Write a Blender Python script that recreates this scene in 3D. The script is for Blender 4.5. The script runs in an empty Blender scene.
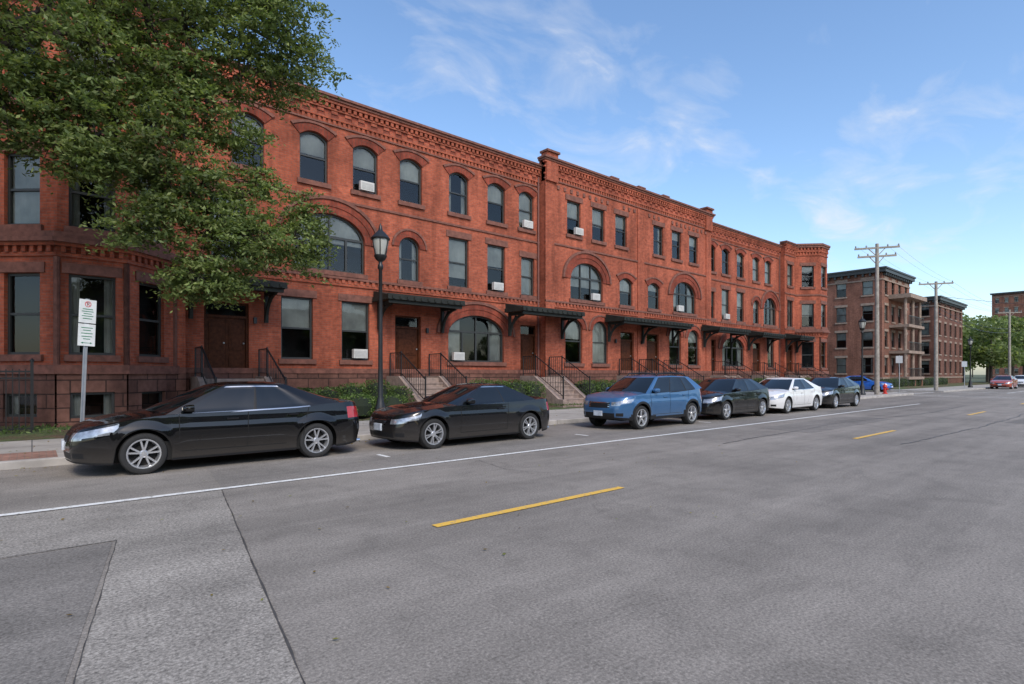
import bpy, math, random
import numpy as np
from mathutils import Vector, Matrix
random.seed(7); rng=np.random.default_rng(7)
scene=bpy.context.scene
COL=scene.collection

# ---------------------------------------------------------------- materials
def newmat(name):
    m=bpy.data.materials.new(name); m.use_nodes=True
    nt=m.node_tree; b=nt.nodes['Principled BSDF']
    return m,nt,b
def N(nt,t,**kw):
    n=nt.nodes.new(t)
    for k,v in kw.items(): setattr(n,k,v)
    return n
def L(nt,a,b): nt.links.new(a,b)
def ramp(nt,fac,stops):
    r=N(nt,'ShaderNodeValToRGB')
    el=r.color_ramp.elements
    while len(el)<len(stops): el.new(.5)
    for e,(p,c) in zip(el,stops):
        e.position=p; e.color=(c[0],c[1],c[2],1) if not isinstance(c,(int,float)) else (c,c,c,1)
    L(nt,fac,r.inputs[0]); return r.outputs[0]
def mixc(nt,mode,fac,a,b):
    m=N(nt,'ShaderNodeMix',data_type='RGBA',blend_type=mode)
    if isinstance(fac,(int,float)): m.inputs[0].default_value=fac
    else: L(nt,fac,m.inputs[0])
    for s,v in ((6,a),(7,b)):
        if isinstance(v,tuple): m.inputs[s].default_value=(v[0],v[1],v[2],1)
        else: L(nt,v,m.inputs[s])
    return m.outputs[2]
def noise(nt,vec,scale,detail=4,rough=.55,dist=0):
    n=N(nt,'ShaderNodeTexNoise'); n.inputs['Scale'].default_value=scale
    n.inputs['Detail'].default_value=detail; n.inputs['Roughness'].default_value=rough
    n.inputs['Distortion'].default_value=dist
    if vec is not None: L(nt,vec,n.inputs['Vector'])
    return n.outputs[0]
def objco(nt): return N(nt,'ShaderNodeTexCoord').outputs['Object']
def uvco(nt): return N(nt,'ShaderNodeTexCoord').outputs['UV']
def bump(nt,b,h,strength,dist=.01):
    bp=N(nt,'ShaderNodeBump'); bp.inputs['Strength'].default_value=strength
    bp.inputs['Distance'].default_value=dist
    L(nt,h,bp.inputs['Height']); L(nt,bp.outputs[0],b.inputs['Normal'])
def simple(name,c,rough=.7,metal=0,spec=.5,var=.25,scale=3,coat=0,bmp=0):
    m,nt,b=newmat(name)
    b.inputs['Roughness'].default_value=rough; b.inputs['Metallic'].default_value=metal
    b.inputs['Specular IOR Level'].default_value=spec
    b.inputs['Coat Weight'].default_value=coat; b.inputs['Coat Roughness'].default_value=.03
    if var>0:
        n=noise(nt,objco(nt),scale,5)
        k=ramp(nt,n,[(.3,1-var),(.7,1+var*.6)])
        L(nt,mixc(nt,'MULTIPLY',1.0,tuple(c),k),b.inputs['Base Color'])
        if bmp: bump(nt,b,n,bmp,.02)
    else: b.inputs['Base Color'].default_value=(*c,1)
    return m
def brickmat(name,c1,c2,mortar,bw=.22,rh=.075,ms=.009,bmp=.4,dirt=.38,rough=.85):
    m,nt,b=newmat(name); uv=uvco(nt)
    t=N(nt,'ShaderNodeTexBrick'); L(nt,uv,t.inputs['Vector'])
    t.inputs['Scale'].default_value=1; t.inputs['Brick Width'].default_value=bw
    t.inputs['Row Height'].default_value=rh; t.inputs['Mortar Size'].default_value=ms
    t.inputs['Mortar Smooth'].default_value=.3; t.inputs['Bias'].default_value=-.1
    t.inputs['Color1'].default_value=(*c1,1); t.inputs['Color2'].default_value=(*c2,1)
    t.inputs['Mortar'].default_value=(*mortar,1)
    co=objco(nt)
    k=ramp(nt,noise(nt,co,.45,6,.6),[(.3,1-dirt),(.62,1.08)])
    c=mixc(nt,'MULTIPLY',1.0,t.outputs[0],k)
    mp=N(nt,'ShaderNodeMapping'); mp.inputs['Scale'].default_value=(2.2,2.2,.22); L(nt,co,mp.inputs[0])
    k2=ramp(nt,noise(nt,mp.outputs[0],1.0,5),[(.35,.64),(.55,1.0)])
    c=mixc(nt,'MULTIPLY',.85,c,k2)
    k3=ramp(nt,noise(nt,co,7,3),[(.35,.80),(.65,1.15)])
    c=mixc(nt,'MULTIPLY',.85,c,k3)
    L(nt,c,b.inputs['Base Color']); b.inputs['Roughness'].default_value=rough
    b.inputs['Specular IOR Level'].default_value=.2
    inv=N(nt,'ShaderNodeMath',operation='SUBTRACT'); inv.inputs[0].default_value=1; L(nt,t.outputs[1],inv.inputs[1])
    bump(nt,b,inv.outputs[0],bmp,.01)
    return m

M={}
M['brick']=brickmat('red_brick',(.45,.112,.057),(.315,.075,.040),(.29,.125,.088))
M['brick_dk']=brickmat('dark_red_brick',(.29,.064,.038),(.22,.05,.03),(.16,.07,.05),bw=.12,rh=.3)
M['base']=brickmat('rock_faced_stone',(.20,.095,.07),(.13,.063,.05),(.065,.037,.03),bw=.75,rh=.36,ms=.018,bmp=.9)
M['stone']=simple('brown_sandstone',(.18,.072,.05),.85,var=.4,scale=6,bmp=.3)
M['brown']=brickmat('brown_brick',(.27,.115,.075),(.19,.08,.055),(.20,.13,.10))
M['brown2']=brickmat('umber_brick',(.20,.085,.06),(.15,.065,.045),(.14,.10,.08))
M['tan']=simple('weathered_stone_trim',(.27,.20,.155),.8,var=.3,scale=4)
M['frame']=simple('window_frame_paint',(.03,.032,.03),.45,var=.1)
M['white']=simple('off_white_paint',(.55,.54,.51),.5,var=.15)
M['blind']=simple('window_blind',(.56,.56,.52),.7,var=.35,scale=1.2)
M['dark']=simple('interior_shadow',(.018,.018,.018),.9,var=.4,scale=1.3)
M['canopy']=simple('canopy_paint',(.022,.024,.02),.6,var=.3,spec=.25)
M['soffit']=simple('canopy_soffit',(.10,.055,.03),.6,var=.3)
M['door']=simple('stained_wood_door',(.075,.024,.010),.5,var=.45,scale=9,spec=.12)
M['iron']=simple('black_iron',(.012,.012,.012),.4,var=.2)
M['roof']=simple('roof_felt',(.06,.058,.055),.9)
M['steel']=simple('galvanised_steel',(.42,.43,.44),.45,metal=.6,var=.2)
M['wood']=simple('utility_pole_wood',(.30,.27,.23),.85,var=.35,scale=5)
M['metalgrey']=simple('grey_metal',(.25,.26,.26),.5,metal=.3)
M['pipe']=simple('painted_downspout',(.16,.06,.045),.6,var=.2)
M['red']=simple('red_paint',(.5,.03,.02),.45,var=.15)
M['stairs']=simple('stair_stone',(.28,.21,.175),.85,var=.35,scale=5,bmp=.2)
M['bark']=simple('tree_bark',(.055,.043,.034),.9,var=.4,scale=8,bmp=.5)
M['curb']=simple('curb_concrete',(.38,.355,.325),.85,var=.3,scale=2)
M['signwhite']=simple('sign_white',(.72,.73,.70),.5,var=.12,scale=12)
M['signgreen']=simple('sign_green',(.02,.20,.09),.5,var=0)
M['signred']=simple('sign_red',(.6,.02,.03),.5,var=0)
M['globe']=simple('lamp_glass',(.40,.40,.36),.3,var=.1)

def glassmat():
    m,nt,b=newmat('window_glass'); nt.nodes.remove(b)
    out=nt.nodes['Material Output']
    g=N(nt,'ShaderNodeBsdfGlossy'); g.inputs['Roughness'].default_value=.03; g.inputs['Color'].default_value=(.9,.92,.93,1)
    t=N(nt,'ShaderNodeBsdfTransparent'); t.inputs['Color'].default_value=(.72,.74,.72,1)
    f=N(nt,'ShaderNodeFresnel'); f.inputs['IOR'].default_value=1.5
    n=noise(nt,objco(nt),1.1,2); bp=N(nt,'ShaderNodeBump'); bp.inputs['Strength'].default_value=.14; bp.inputs['Distance'].default_value=.02
    L(nt,n,bp.inputs['Height']); L(nt,bp.outputs[0],g.inputs['Normal'])
    k=N(nt,'ShaderNodeMath',operation='MULTIPLY_ADD'); k.inputs[1].default_value=1.1; k.inputs[2].default_value=.0
    k.use_clamp=True
    L(nt,f.outputs[0],k.inputs[0])
    mx=N(nt,'ShaderNodeMixShader'); L(nt,k.outputs[0],mx.inputs[0]); L(nt,t.outputs[0],mx.inputs[1]); L(nt,g.outputs[0],mx.inputs[2])
    L(nt,mx.outputs[0],out.inputs[0]); return m
M['glass']=glassmat()

def asphalt(name,base,patch=.18,agg=.40):
    m,nt,b=newmat(name); co=objco(nt)
    n1=noise(nt,co,.3,6,.6)
    c=mixc(nt,'MULTIPLY',1.0,tuple(base),ramp(nt,n1,[(.3,1-patch),(.7,1+patch)]))
    mp=N(nt,'ShaderNodeMapping'); mp.inputs['Scale'].default_value=(.05,.9,1); L(nt,co,mp.inputs[0])
    c=mixc(nt,'MULTIPLY',1.0,c,ramp(nt,noise(nt,mp.outputs[0],1.0,4),[(.3,.78),(.7,1.14)]))
    c=mixc(nt,'MULTIPLY',1.0,c,ramp(nt,noise(nt,co,45,3,.7),[(.3,1-agg),(.7,1+agg)]))
    v=N(nt,'ShaderNodeTexVoronoi'); v.inputs['Scale'].default_value=75; L(nt,co,v.inputs['Vector'])
    c=mixc(nt,'MULTIPLY',.6,c,ramp(nt,v.outputs[0],[(.1,1.25),(.55,.8)]))
    c=mixc(nt,'MULTIPLY',1.0,c,ramp(nt,noise(nt,co,1.7,7,.72,.5),[(.34,.84),(.5,1.0),(.75,1.08)]))
    mp2=N(nt,'ShaderNodeMapping'); mp2.inputs['Scale'].default_value=(.35,2.6,1); mp2.inputs['Rotation'].default_value=(0,0,.06); L(nt,co,mp2.inputs[0])
    c=mixc(nt,'MULTIPLY',1.0,c,ramp(nt,noise(nt,mp2.outputs[0],1.6,8,.7,.3),[(.3,.90),(.55,1.0),(.68,1.10)]))
    # fine hairline crazing
    vc=N(nt,'ShaderNodeTexVoronoi',feature='DISTANCE_TO_EDGE'); vc.inputs['Scale'].default_value=.55
    nv=N(nt,'ShaderNodeTexNoise'); nv.inputs['Scale'].default_value=1.2; nv.inputs['Detail'].default_value=5; L(nt,co,nv.inputs['Vector'])
    ad=N(nt,'ShaderNodeVectorMath',operation='MULTIPLY_ADD'); L(nt,nv.outputs['Color'],ad.inputs[0]); ad.inputs[1].default_value=(1.4,1.4,0); L(nt,co,ad.inputs[2]); L(nt,ad.outputs[0],vc.inputs['Vector'])
    hair=ramp(nt,vc.outputs[0],[(.0,.72),(.006,1.0)])
    msk=ramp(nt,noise(nt,co,.35,3),[(.48,0),(.6,.8)])
    c=mixc(nt,'MULTIPLY',msk,c,hair)
    L(nt,c,b.inputs['Base Color']); b.inputs['Roughness'].default_value=.85
    b.inputs['Specular IOR Level'].default_value=.2
    bump(nt,b,noise(nt,co,60,2),.35,.006)
    return m
M['asphalt']=asphalt('asphalt',(.262,.236,.206))
M['asphalt_lt']=asphalt('worn_asphalt',(.305,.278,.243),agg=.55)
M['asphalt_mid']=asphalt('parking_lane_asphalt',(.235,.213,.188))
M['asphalt_dk']=asphalt('dark_asphalt_patch',(.215,.196,.174))
M['tar']=simple('crack_sealant',(.075,.07,.065),.6,var=.4,scale=6)
def paintmat(name,c,lo=.36,hi=.46):
    m,nt,b=newmat(name); co=objco(nt)
    k=ramp(nt,noise(nt,co,14,6,.75),[(lo,0),(hi,1)])
    L(nt,mixc(nt,'MIX',k,(.25,.235,.21),tuple(c)),b.inputs['Base Color']); b.inputs['Roughness'].default_value=.7
    return m
M['wline']=paintmat('white_road_paint',(.74,.73,.69))
M['yline']=paintmat('yellow_road_paint',(.75,.45,.07))
def concrete():
    m,nt,b=newmat('sidewalk_concrete'); co=objco(nt)
    t=N(nt,'ShaderNodeTexBrick'); L(nt,co,t.inputs['Vector']); t.offset=0
    for k,v in (('Scale',1),('Brick Width',1.5),('Row Height',1.5),('Mortar Size',.012)): t.inputs[k].default_value=v
    t.inputs['Color1'].default_value=(.40,.37,.33,1); t.inputs['Color2'].default_value=(.34,.315,.28,1); t.inputs['Mortar'].default_value=(.12,.115,.11,1)
    c=mixc(nt,'MULTIPLY',1.0,t.outputs[0],ramp(nt,noise(nt,co,1.3,6,.65),[(.3,.72),(.7,1.12)]))
    L(nt,c,b.inputs['Base Color']); b.inputs['Roughness'].default_value=.85; return m
M['conc']=concrete()
def bedmat():
    m,nt,b=newmat('planting_bed'); co=objco(nt)
    k=ramp(nt,noise(nt,co,.7,6,.7),[(.42,0),(.55,1)])
    g=ramp(nt,noise(nt,co,16,4),[(.3,(.045,.07,.02)),(.7,(.10,.13,.04))])
    d=ramp(nt,noise(nt,co,20,4),[(.3,(.06,.035,.022)),(.7,(.15,.09,.055))])
    L(nt,mixc(nt,'MIX',k,d,g),b.inputs['Base Color']); b.inputs['Roughness'].default_value=.95
    bump(nt,b,noise(nt,co,18,4),.8,.05); return m
M['bed']=bedmat()
M['ground']=simple('ground_grass',(.09,.10,.045),.95,var=.4,scale=.5)
def leafmat(name,stops):
    m,nt,b=newmat(name); out=nt.nodes['Material Output']
    g=N(nt,'ShaderNodeNewGeometry'); c=ramp(nt,g.outputs['Random Per Island'],stops)
    c=mixc(nt,'MULTIPLY',1.0,c,ramp(nt,noise(nt,objco(nt),.8,3),[(.35,.65),(.65,1.25)]))
    L(nt,c,b.inputs['Base Color']); b.inputs['Roughness'].default_value=.55; b.inputs['Specular IOR Level'].default_value=.3
    t=N(nt,'ShaderNodeBsdfTranslucent'); L(nt,mixc(nt,'MULTIPLY',1.0,c,(1.4,1.5,.7)),t.inputs[0])
    mx=N(nt,'ShaderNodeMixShader'); mx.inputs[0].default_value=.4
    L(nt,b.outputs[0],mx.inputs[1]); L(nt,t.outputs[0],mx.inputs[2]); L(nt,mx.outputs[0],out.inputs[0]); return m
M['leaf']=leafmat('locust_leaves',[(0,(.07,.10,.035)),(.5,(.14,.19,.06)),(1,(.26,.30,.11))])
M['leaf2']=leafmat('hedge_leaves',[(0,(.04,.08,.018)),(.6,(.10,.16,.04)),(1,(.18,.24,.08))])
M['leaf3']=leafmat('distant_leaves',[(0,(.09,.13,.045)),(.6,(.17,.22,.08)),(1,(.27,.31,.14))])
M['litter']=leafmat('fallen_leaves',[(0,(.16,.10,.03)),(.5,(.28,.20,.05)),(1,(.20,.22,.07))])

# ---------------------------------------------------------------- mesh helpers
def empty(name,loc=(0,0,0),rot=0):
    e=bpy.data.objects.new(name,None); e.location=loc; e.rotation_euler=(0,0,rot); e.empty_display_size=.5
    COL.objects.link(e); return e
class MB:
    def __init__(s): s.v=[]; s.f=[]; s.mi=[]
    def face(s,pts,mi=0):
        i=len(s.v); s.v.extend([tuple(p) for p in pts]); s.f.append(tuple(range(i,i+len(pts)))); s.mi.append(mi)
    def hexa(s,p,mi=0):
        i=len(s.v); s.v.extend([tuple(q) for q in p])
        for f in ((0,3,2,1),(4,5,6,7),(0,1,5,4),(1,2,6,5),(2,3,7,6),(3,0,4,7)):
            s.f.append(tuple(i+k for k in f)); s.mi.append(mi)
    def box(s,x0,x1,y0,y1,z0,z1,mi=0):
        s.hexa([(x0,y0,z0),(x1,y0,z0),(x1,y1,z0),(x0,y1,z0),(x0,y0,z1),(x1,y0,z1),(x1,y1,z1),(x0,y1,z1)],mi)
    def beam(s,a,b,w,h=None,mi=0):
        a=Vector(a); b=Vector(b); d=(b-a)
        if d.length<1e-6: return
        d.normalize(); up=Vector((0,0,1)) if abs(d.z)<.95 else Vector((1,0,0))
        r=d.cross(up).normalized(); u=r.cross(d); h=h or w
        r=r*w/2; u=u*h/2
        s.hexa([a-r-u,a+r-u,b+r-u,b-r-u,a-r+u,a+r+u,b+r+u,b-r+u],mi)
    def tube(s,pts,rads,n=8,mi=0,cap=True):
        pts=[Vector(p) for p in pts]; base=len(s.v)
        for i,p in enumerate(pts):
            d=(pts[min(i+1,len(pts)-1)]-pts[max(i-1,0)]).normalized()
            up=Vector((0,0,1)) if abs(d.z)<.9 else Vector((1,0,0))
            r=d.cross(up).normalized(); u=r.cross(d)
            for k in range(n):
                a=2*math.pi*k/n; s.v.append(tuple(p+(r*math.cos(a)+u*math.sin(a))*rads[i]))
        for i in range(len(pts)-1):
            for k in range(n):
                a=base+i*n+k; b=base+i*n+(k+1)%n
                s.f.append((a,b,b+n,a+n)); s.mi.append(mi)
        if cap:
            s.f.append(tuple(base+k for k in range(n))[::-1]); s.mi.append(mi)
            s.f.append(tuple(base+(len(pts)-1)*n+k for k in range(n))); s.mi.append(mi)
    def lathe(s,prof,c=(0,0,0),n=16,mi=0,axis='z'):
        base=len(s.v)
        for r,h in prof:
            for k in range(n):
                a=2*math.pi*k/n
                if axis=='z': s.v.append((c[0]+r*math.cos(a),c[1]+r*math.sin(a),c[2]+h))
                else: s.v.append((c[0]+r*math.cos(a),c[1]+h,c[2]+r*math.sin(a)))
        for i in range(len(prof)-1):
            for k in range(n):
                a=base+i*n+k; b=base+i*n+(k+1)%n
                s.f.append((a,b,b+n,a+n)); s.mi.append(mi)
    def mesh(s,name,mats,smooth=None,uv=True):
        me=bpy.data.meshes.new(name); me.from_pydata(s.v,[],s.f)
        for m in mats: me.materials.append(m)
        me.polygons.foreach_set('material_index',s.mi)
        if uv:
            l=me.uv_layers.new(name='UVMap'); arr=np.zeros(len(me.loops)*2)
            for p in me.polygons:
                n=p.normal
                if abs(n.z)>.7: T=None
                else:
                    q=math.hypot(n.x,n.y); T=(-n.y/q,n.x/q)
                for li in p.loop_indices:
                    co=me.vertices[me.loops[li].vertex_index].co
                    if T is None: arr[2*li]=co.x; arr[2*li+1]=co.y
                    else: arr[2*li]=co.x*T[0]+co.y*T[1]; arr[2*li+1]=co.z
            l.data.foreach_set('uv',arr)
        if smooth is not None:
            me.shade_smooth(); me.set_sharp_from_angle(angle=math.radians(smooth))
        me.update(); return me
    def obj(s,name,mats,parent=None,smooth=None,uv=True,bevel=0):
        if not isinstance(mats,(list,tuple)): mats=[mats]
        o=bpy.data.objects.new(name,s.mesh(name,mats,smooth,uv)); COL.objects.link(o)
        if parent: o.parent=parent
        if bevel:
            b=o.modifiers.new('bevel','BEVEL'); b.width=bevel; b.segments=2; b.limit_method='ANGLE'
        return o

def leafmesh(name,C,size,mat,parent=None,flat=0.0,aspect=.5):
    C=np.asarray(C,float); n=len(C)
    a=rng.normal(size=(n,3)); a[:,2]*=(1-flat); a/=np.linalg.norm(a,axis=1)[:,None]
    b=rng.normal(size=(n,3)); b[:,2]*=(1-flat); b-=a*np.sum(a*b,axis=1)[:,None]; b/=np.linalg.norm(b,axis=1)[:,None]
    s=size*rng.uniform(.6,1.3,size=(n,1))
    V=np.stack([C-a*s,C+b*s*aspect,C+a*s,C-b*s*aspect],axis=1).reshape(-1,3)
    me=bpy.data.meshes.new(name); me.vertices.add(4*n); me.vertices.foreach_set('co',V.ravel())
    me.loops.add(4*n); me.loops.foreach_set('vertex_index',np.arange(4*n))
    me.polygons.add(n); me.polygons.foreach_set('loop_start',np.arange(n)*4)
    try: me.polygons.foreach_set('loop_total',np.full(n,4))
    except Exception: pass
    me.materials.append(mat); me.update(); me.validate()
    o=bpy.data.objects.new(name,me); COL.objects.link(o)
    if parent: o.parent=parent
    return o

# ---------------------------------------------------------------- facade system
class Frame:
    def __init__(s,p0,p1):
        s.o=Vector((p0[0],p0[1])); d=Vector((p1[0]-p0[0],p1[1]-p0[1])); s.len=d.length; s.t=d.normalized(); s.n=Vector((s.t.y,-s.t.x))
    def p(s,u,d,z):
        q=s.o+s.t*u+s.n*d; return (q.x,q.y,z)
def fbox(mb,F,u0,u1,d0,d1,z0,z1,mi=0):
    mb.hexa([F.p(u0,d1,z0),F.p(u1,d1,z0),F.p(u1,d0,z0),F.p(u0,d0,z0),F.p(u0,d1,z1),F.p(u1,d1,z1),F.p(u1,d0,z1),F.p(u0,d0,z1)],mi)
def op(c,w,z0,z1,kind='flat',rise=0,**kw):
    d=dict(u0=c-w/2,u1=c+w/2,z0=z0,z1=z1,kind=kind,rise=rise,role='win'); d.update(kw); return d
def arcpts(o,t=0,n=None):
    c=(o['u0']+o['u1'])/2; hw=(o['u1']-o['u0'])/2
    if o['kind']=='flat': return [(c-hw-t,o['z1']+t),(c+hw+t,o['z1']+t)]
    n=n or (20 if hw>1 else 12); r=[]
    for i in range(n+1):
        a=math.pi*(1-i/n); s_=math.cos(a)
        if o['kind']=='seg': z=o['z1']-o['rise']*s_*s_+t
        else: z=o['z1']-o['rise']+(o['rise']+t)*max(0,math.sin(a))
        r.append((c+s_*(hw+t),z))
    return r
class Facade:
    def __init__(s,wall='brick',trim='stone'):
        s.B={k:MB() for k in ('wall','trim','ring','frame','glass','blind','inside','door','white')}
        s.wm=wall; s.tm=trim
    def wall(s,F,z0,z1,ops,u0=0,u1=None,reveal=.22,mb=None):
        u1=F.len if u1 is None else u1; W=mb or s.B['wall']
        us=sorted({u0,u1,*[o['u0'] for o in ops],*[o['u1'] for o in ops]}); zs=sorted({z0,z1,*[o['z0'] for o in ops],*[o['z1'] for o in ops]})
        us=[u for u in us if u0-1e-6<=u<=u1+1e-6]; zs=[z for z in zs if z0-1e-6<=z<=z1+1e-6]
        for a,b in zip(us,us[1:]):
            for c,d in zip(zs,zs[1:]):
                mu=(a+b)/2; mz=(c+d)/2
                if any(o['u0']<mu<o['u1'] and o['z0']<mz<o['z1'] for o in ops):
                    continue
                W.face([F.p(a,0,c),F.p(b,0,c),F.p(b,0,d),F.p(a,0,d)])
        for o in ops:
            A=arcpts(o)
            if o['kind']!='flat':
                for (ua,za),(ub,zb) in zip(A,A[1:]):
                    W.face([F.p(ua,0,za),F.p(ub,0,zb),F.p(ub,0,o['z1']),F.p(ua,0,o['z1'])])
            per=[(o['u0'],o['z0'])]+A+[(o['u1'],o['z0'])]
            per.append(per[0])
            for (ua,za),(ub,zb) in zip(per,per[1:]):
                W.face([F.p(ua,0,za),F.p(ua,-reveal,za),F.p(ub,-reveal,zb),F.p(ub,0,zb)])
            s.fill(F,o)
    def fill(s,F,o):
        w=o['u1']-o['u0']; c=(o['u0']+o['u1'])/2; role=o['role']
        fw=.065; fr=s.B['frame']
        if role=='door':
            D=s.B['door']; zt=o['z1']-.5; fr=D
            fbox(fr,F,o['u0'],o['u0']+.07,-.20,-.10,o['z0'],o['z1']); fbox(fr,F,o['u1']-.07,o['u1'],-.20,-.10,o['z0'],o['z1'])
            fbox(fr,F,o['u0']+.07,o['u1']-.07,-.20,-.095,zt,zt+.08); fbox(fr,F,o['u0']+.07,o['u1']-.07,-.20,-.10,o['z1']-.06,o['z1'])
            n=2 if w>1.25 else 1
            ww=(w-.14)/n
            for k in range(n):
                a=o['u0']+.07+k*ww; b=a+ww-.006
                fbox(D,F,a,b,-.19,-.165,o['z0']+.02,zt)
                for (pa,pb) in ((.08,.36),(.42,.92)):
                    H=zt-o['z0']
                    fbox(D,F,a+.1,b-.1,-.17,-.135,o['z0']+H*pa,o['z0']+H*pb)
                    fbox(D,F,a+.16,b-.16,-.136,-.122,o['z0']+H*pa+.06,o['z0']+H*pb-.06)
                x,y,z=F.p(b-.06,-.13,o['z0']+1.0); s.B['white'].lathe([(.001,-.03),(.028,-.02),(.028,.02),(.001,.03)],(x,y,z),8)
            s.B['glass'].face([F.p(o['u0']+.07,-.16,zt+.08),F.p(o['u1']-.07,-.16,zt+.08),F.p(o['u1']-.07,-.16,o['z1']-.06),F.p(o['u0']+.07,-.16,o['z1']-.06)])
            return
        inn=dict(o); inn['u0']+=fw; inn['u1']-=fw; inn['z0']+=fw; inn['z1']-=fw
        if o['kind']=='ell': inn['rise']=max(.05,o['rise']-fw*.3)
        nn=20 if w>2 else 12
        A=[(o['u0'],o['z0'])]+arcpts(o,n=nn)+[(o['u1'],o['z0'])]; I=[(inn['u0'],inn['z0'])]+arcpts(inn,n=nn)+[(inn['u1'],inn['z0'])]
        A.append(A[0]); I.append(I[0])
        for k in range(len(A)-1):
            fr.face([F.p(A[k][0],-.10,A[k][1]),F.p(A[k+1][0],-.10,A[k+1][1]),F.p(I[k+1][0],-.10,I[k+1][1]),F.p(I[k][0],-.10,I[k][1])])
            fr.face([F.p(I[k][0],-.10,I[k][1]),F.p(I[k+1][0],-.10,I[k+1][1]),F.p(I[k+1][0],-.16,I[k+1][1]),F.p(I[k][0],-.16,I[k][1])])
        s.B['glass'].face([F.p(u,-.15,z) for u,z in I[:-1]][::-1])
        spring=o['z1']-o['rise']
        if w>1.8:
            zt=spring+.12
            fbox(fr,F,inn['u0'],inn['u1'],-.17,-.105,zt-.05,zt+.04)
            nm=4 if w>2.5 else 3
            for k in range(1,nm):
                u=inn['u0']+(inn['u1']-inn['u0'])*k/nm
                fbox(fr,F,u-.04,u+.04,-.172,-.104,inn['z0'],zt-.05)
                if k*2==nm or nm==3:
                    hz=o['z1']-o['rise']*(1-math.sqrt(max(0,1-((u-c)/(w/2))**2)))-fw
                    fbox(fr,F,u-.03,u+.03,-.171,-.106,zt+.04,hz)
        elif o.get('sash',True):
            zm=(o['z0']+o['z1'])/2
            fbox(fr,F,inn['u0'],inn['u1'],-.17,-.105,zm-.03,zm+.03)
        r=random.random()
        bl=o.get('blind',None)
        if bl is None:
            bl=0 if r<.28 else (1.0 if r>.80 else random.choice([.3,.45,.5,.55,.35]))
        if bl>0:
            zb=o['z1']-(o['z1']-o['z0'])*bl
            m=max(3,int(w/.12)) 
            for k in range(m):
                ua=o['u0']+w*k/m; ub=o['u0']+w*(k+1)/m; da=-.185-.012*(k%2); db=-.185-.012*((k+1)%2)
                s.B['blind'].face([F.p(ua,da,zb),F.p(ub,db,zb),F.p(ub,db,o['z1']),F.p(ua,da,o['z1'])])
        elif random.random()<.6:
            for a,b in ((o['u0'],o['u0']+w*.24),(o['u1']-w*.24,o['u1'])):
                m=4
                for k in range(m):
                    ua=a+(b-a)*k/m; ub=a+(b-a)*(k+1)/m; da=-.23-.04*(k%2); db=-.23-.04*((k+1)%2)
                    s.B['blind'].face([F.p(ua,da,o['z0']),F.p(ub,db,o['z0']),F.p(ub,db,o['z1']),F.p(ua,da,o['z1'])])
        T=s.B['trim']
        if o.get('sill',True): fbox(T,F,o['u0']-.1,o['u1']+.1,-.03,.085,o['z0']-.17,o['z0']-.004)
        if o.get('head',True):
            if o['kind']=='flat': fbox(T,F,o['u0']-.14,o['u1']+.14,-.03,.035,o['z1']+.004,o['z1']+.27)
            else:
                s.band(F,o,.004,.26,.035,'ring')
                if w>1.8:
                    s.band(F,o,.262,.50,.06,'ring'); s.band(F,o,.502,.62,.11,'trim')
                else: s.band(F,o,.262,.34,.07,'trim')
    def band(s,F,o,t0,t1,d,mb):
        B=s.B[mb]; n=20 if o['u1']-o['u0']>1.8 else 12
        a=arcpts(o,t0,n); b=arcpts(o,t1,n)
        for k in range(len(a)-1):
            B.face([F.p(a[k][0],d,a[k][1]),F.p(a[k+1][0],d,a[k+1][1]),F.p(b[k+1][0],d,b[k+1][1]),F.p(b[k][0],d,b[k][1])])
            B.face([F.p(b[k][0],d,b[k][1]),F.p(b[k+1][0],d,b[k+1][1]),F.p(b[k+1][0],-.01,b[k+1][1]),F.p(b[k][0],-.01,b[k][1])])
            B.face([F.p(a[k][0],-.01,a[k][1]),F.p(a[k+1][0],-.01,a[k+1][1]),F.p(a[k+1][0],d,a[k+1][1]),F.p(a[k][0],d,a[k][1])])
        for q in (0,-1):
            B.face([F.p(a[q][0],-.01,a[q][1]),F.p(a[q][0],d,a[q][1]),F.p(b[q][0],d,b[q][1]),F.p(b[q][0],-.01,b[q][1])])
    def finish(s,E,extra={}):
        mm=dict(wall=M[s.wm],trim=M[s.tm],ring=M['brick_dk'],frame=M['frame'],glass=M['glass'],blind=M['blind'],inside=M['dark'],door=M['door'],white=M['steel'])
        nm=dict(wall='walls',trim='stone_trim',ring='brick_arches',frame='window_frames',glass='window_glass',blind='window_blinds',inside='interior',door='doors',white='door_knobs')
        for k,b in s.B.items():
            if b.f: b.obj(nm[k],mm.get(k),E)

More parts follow.
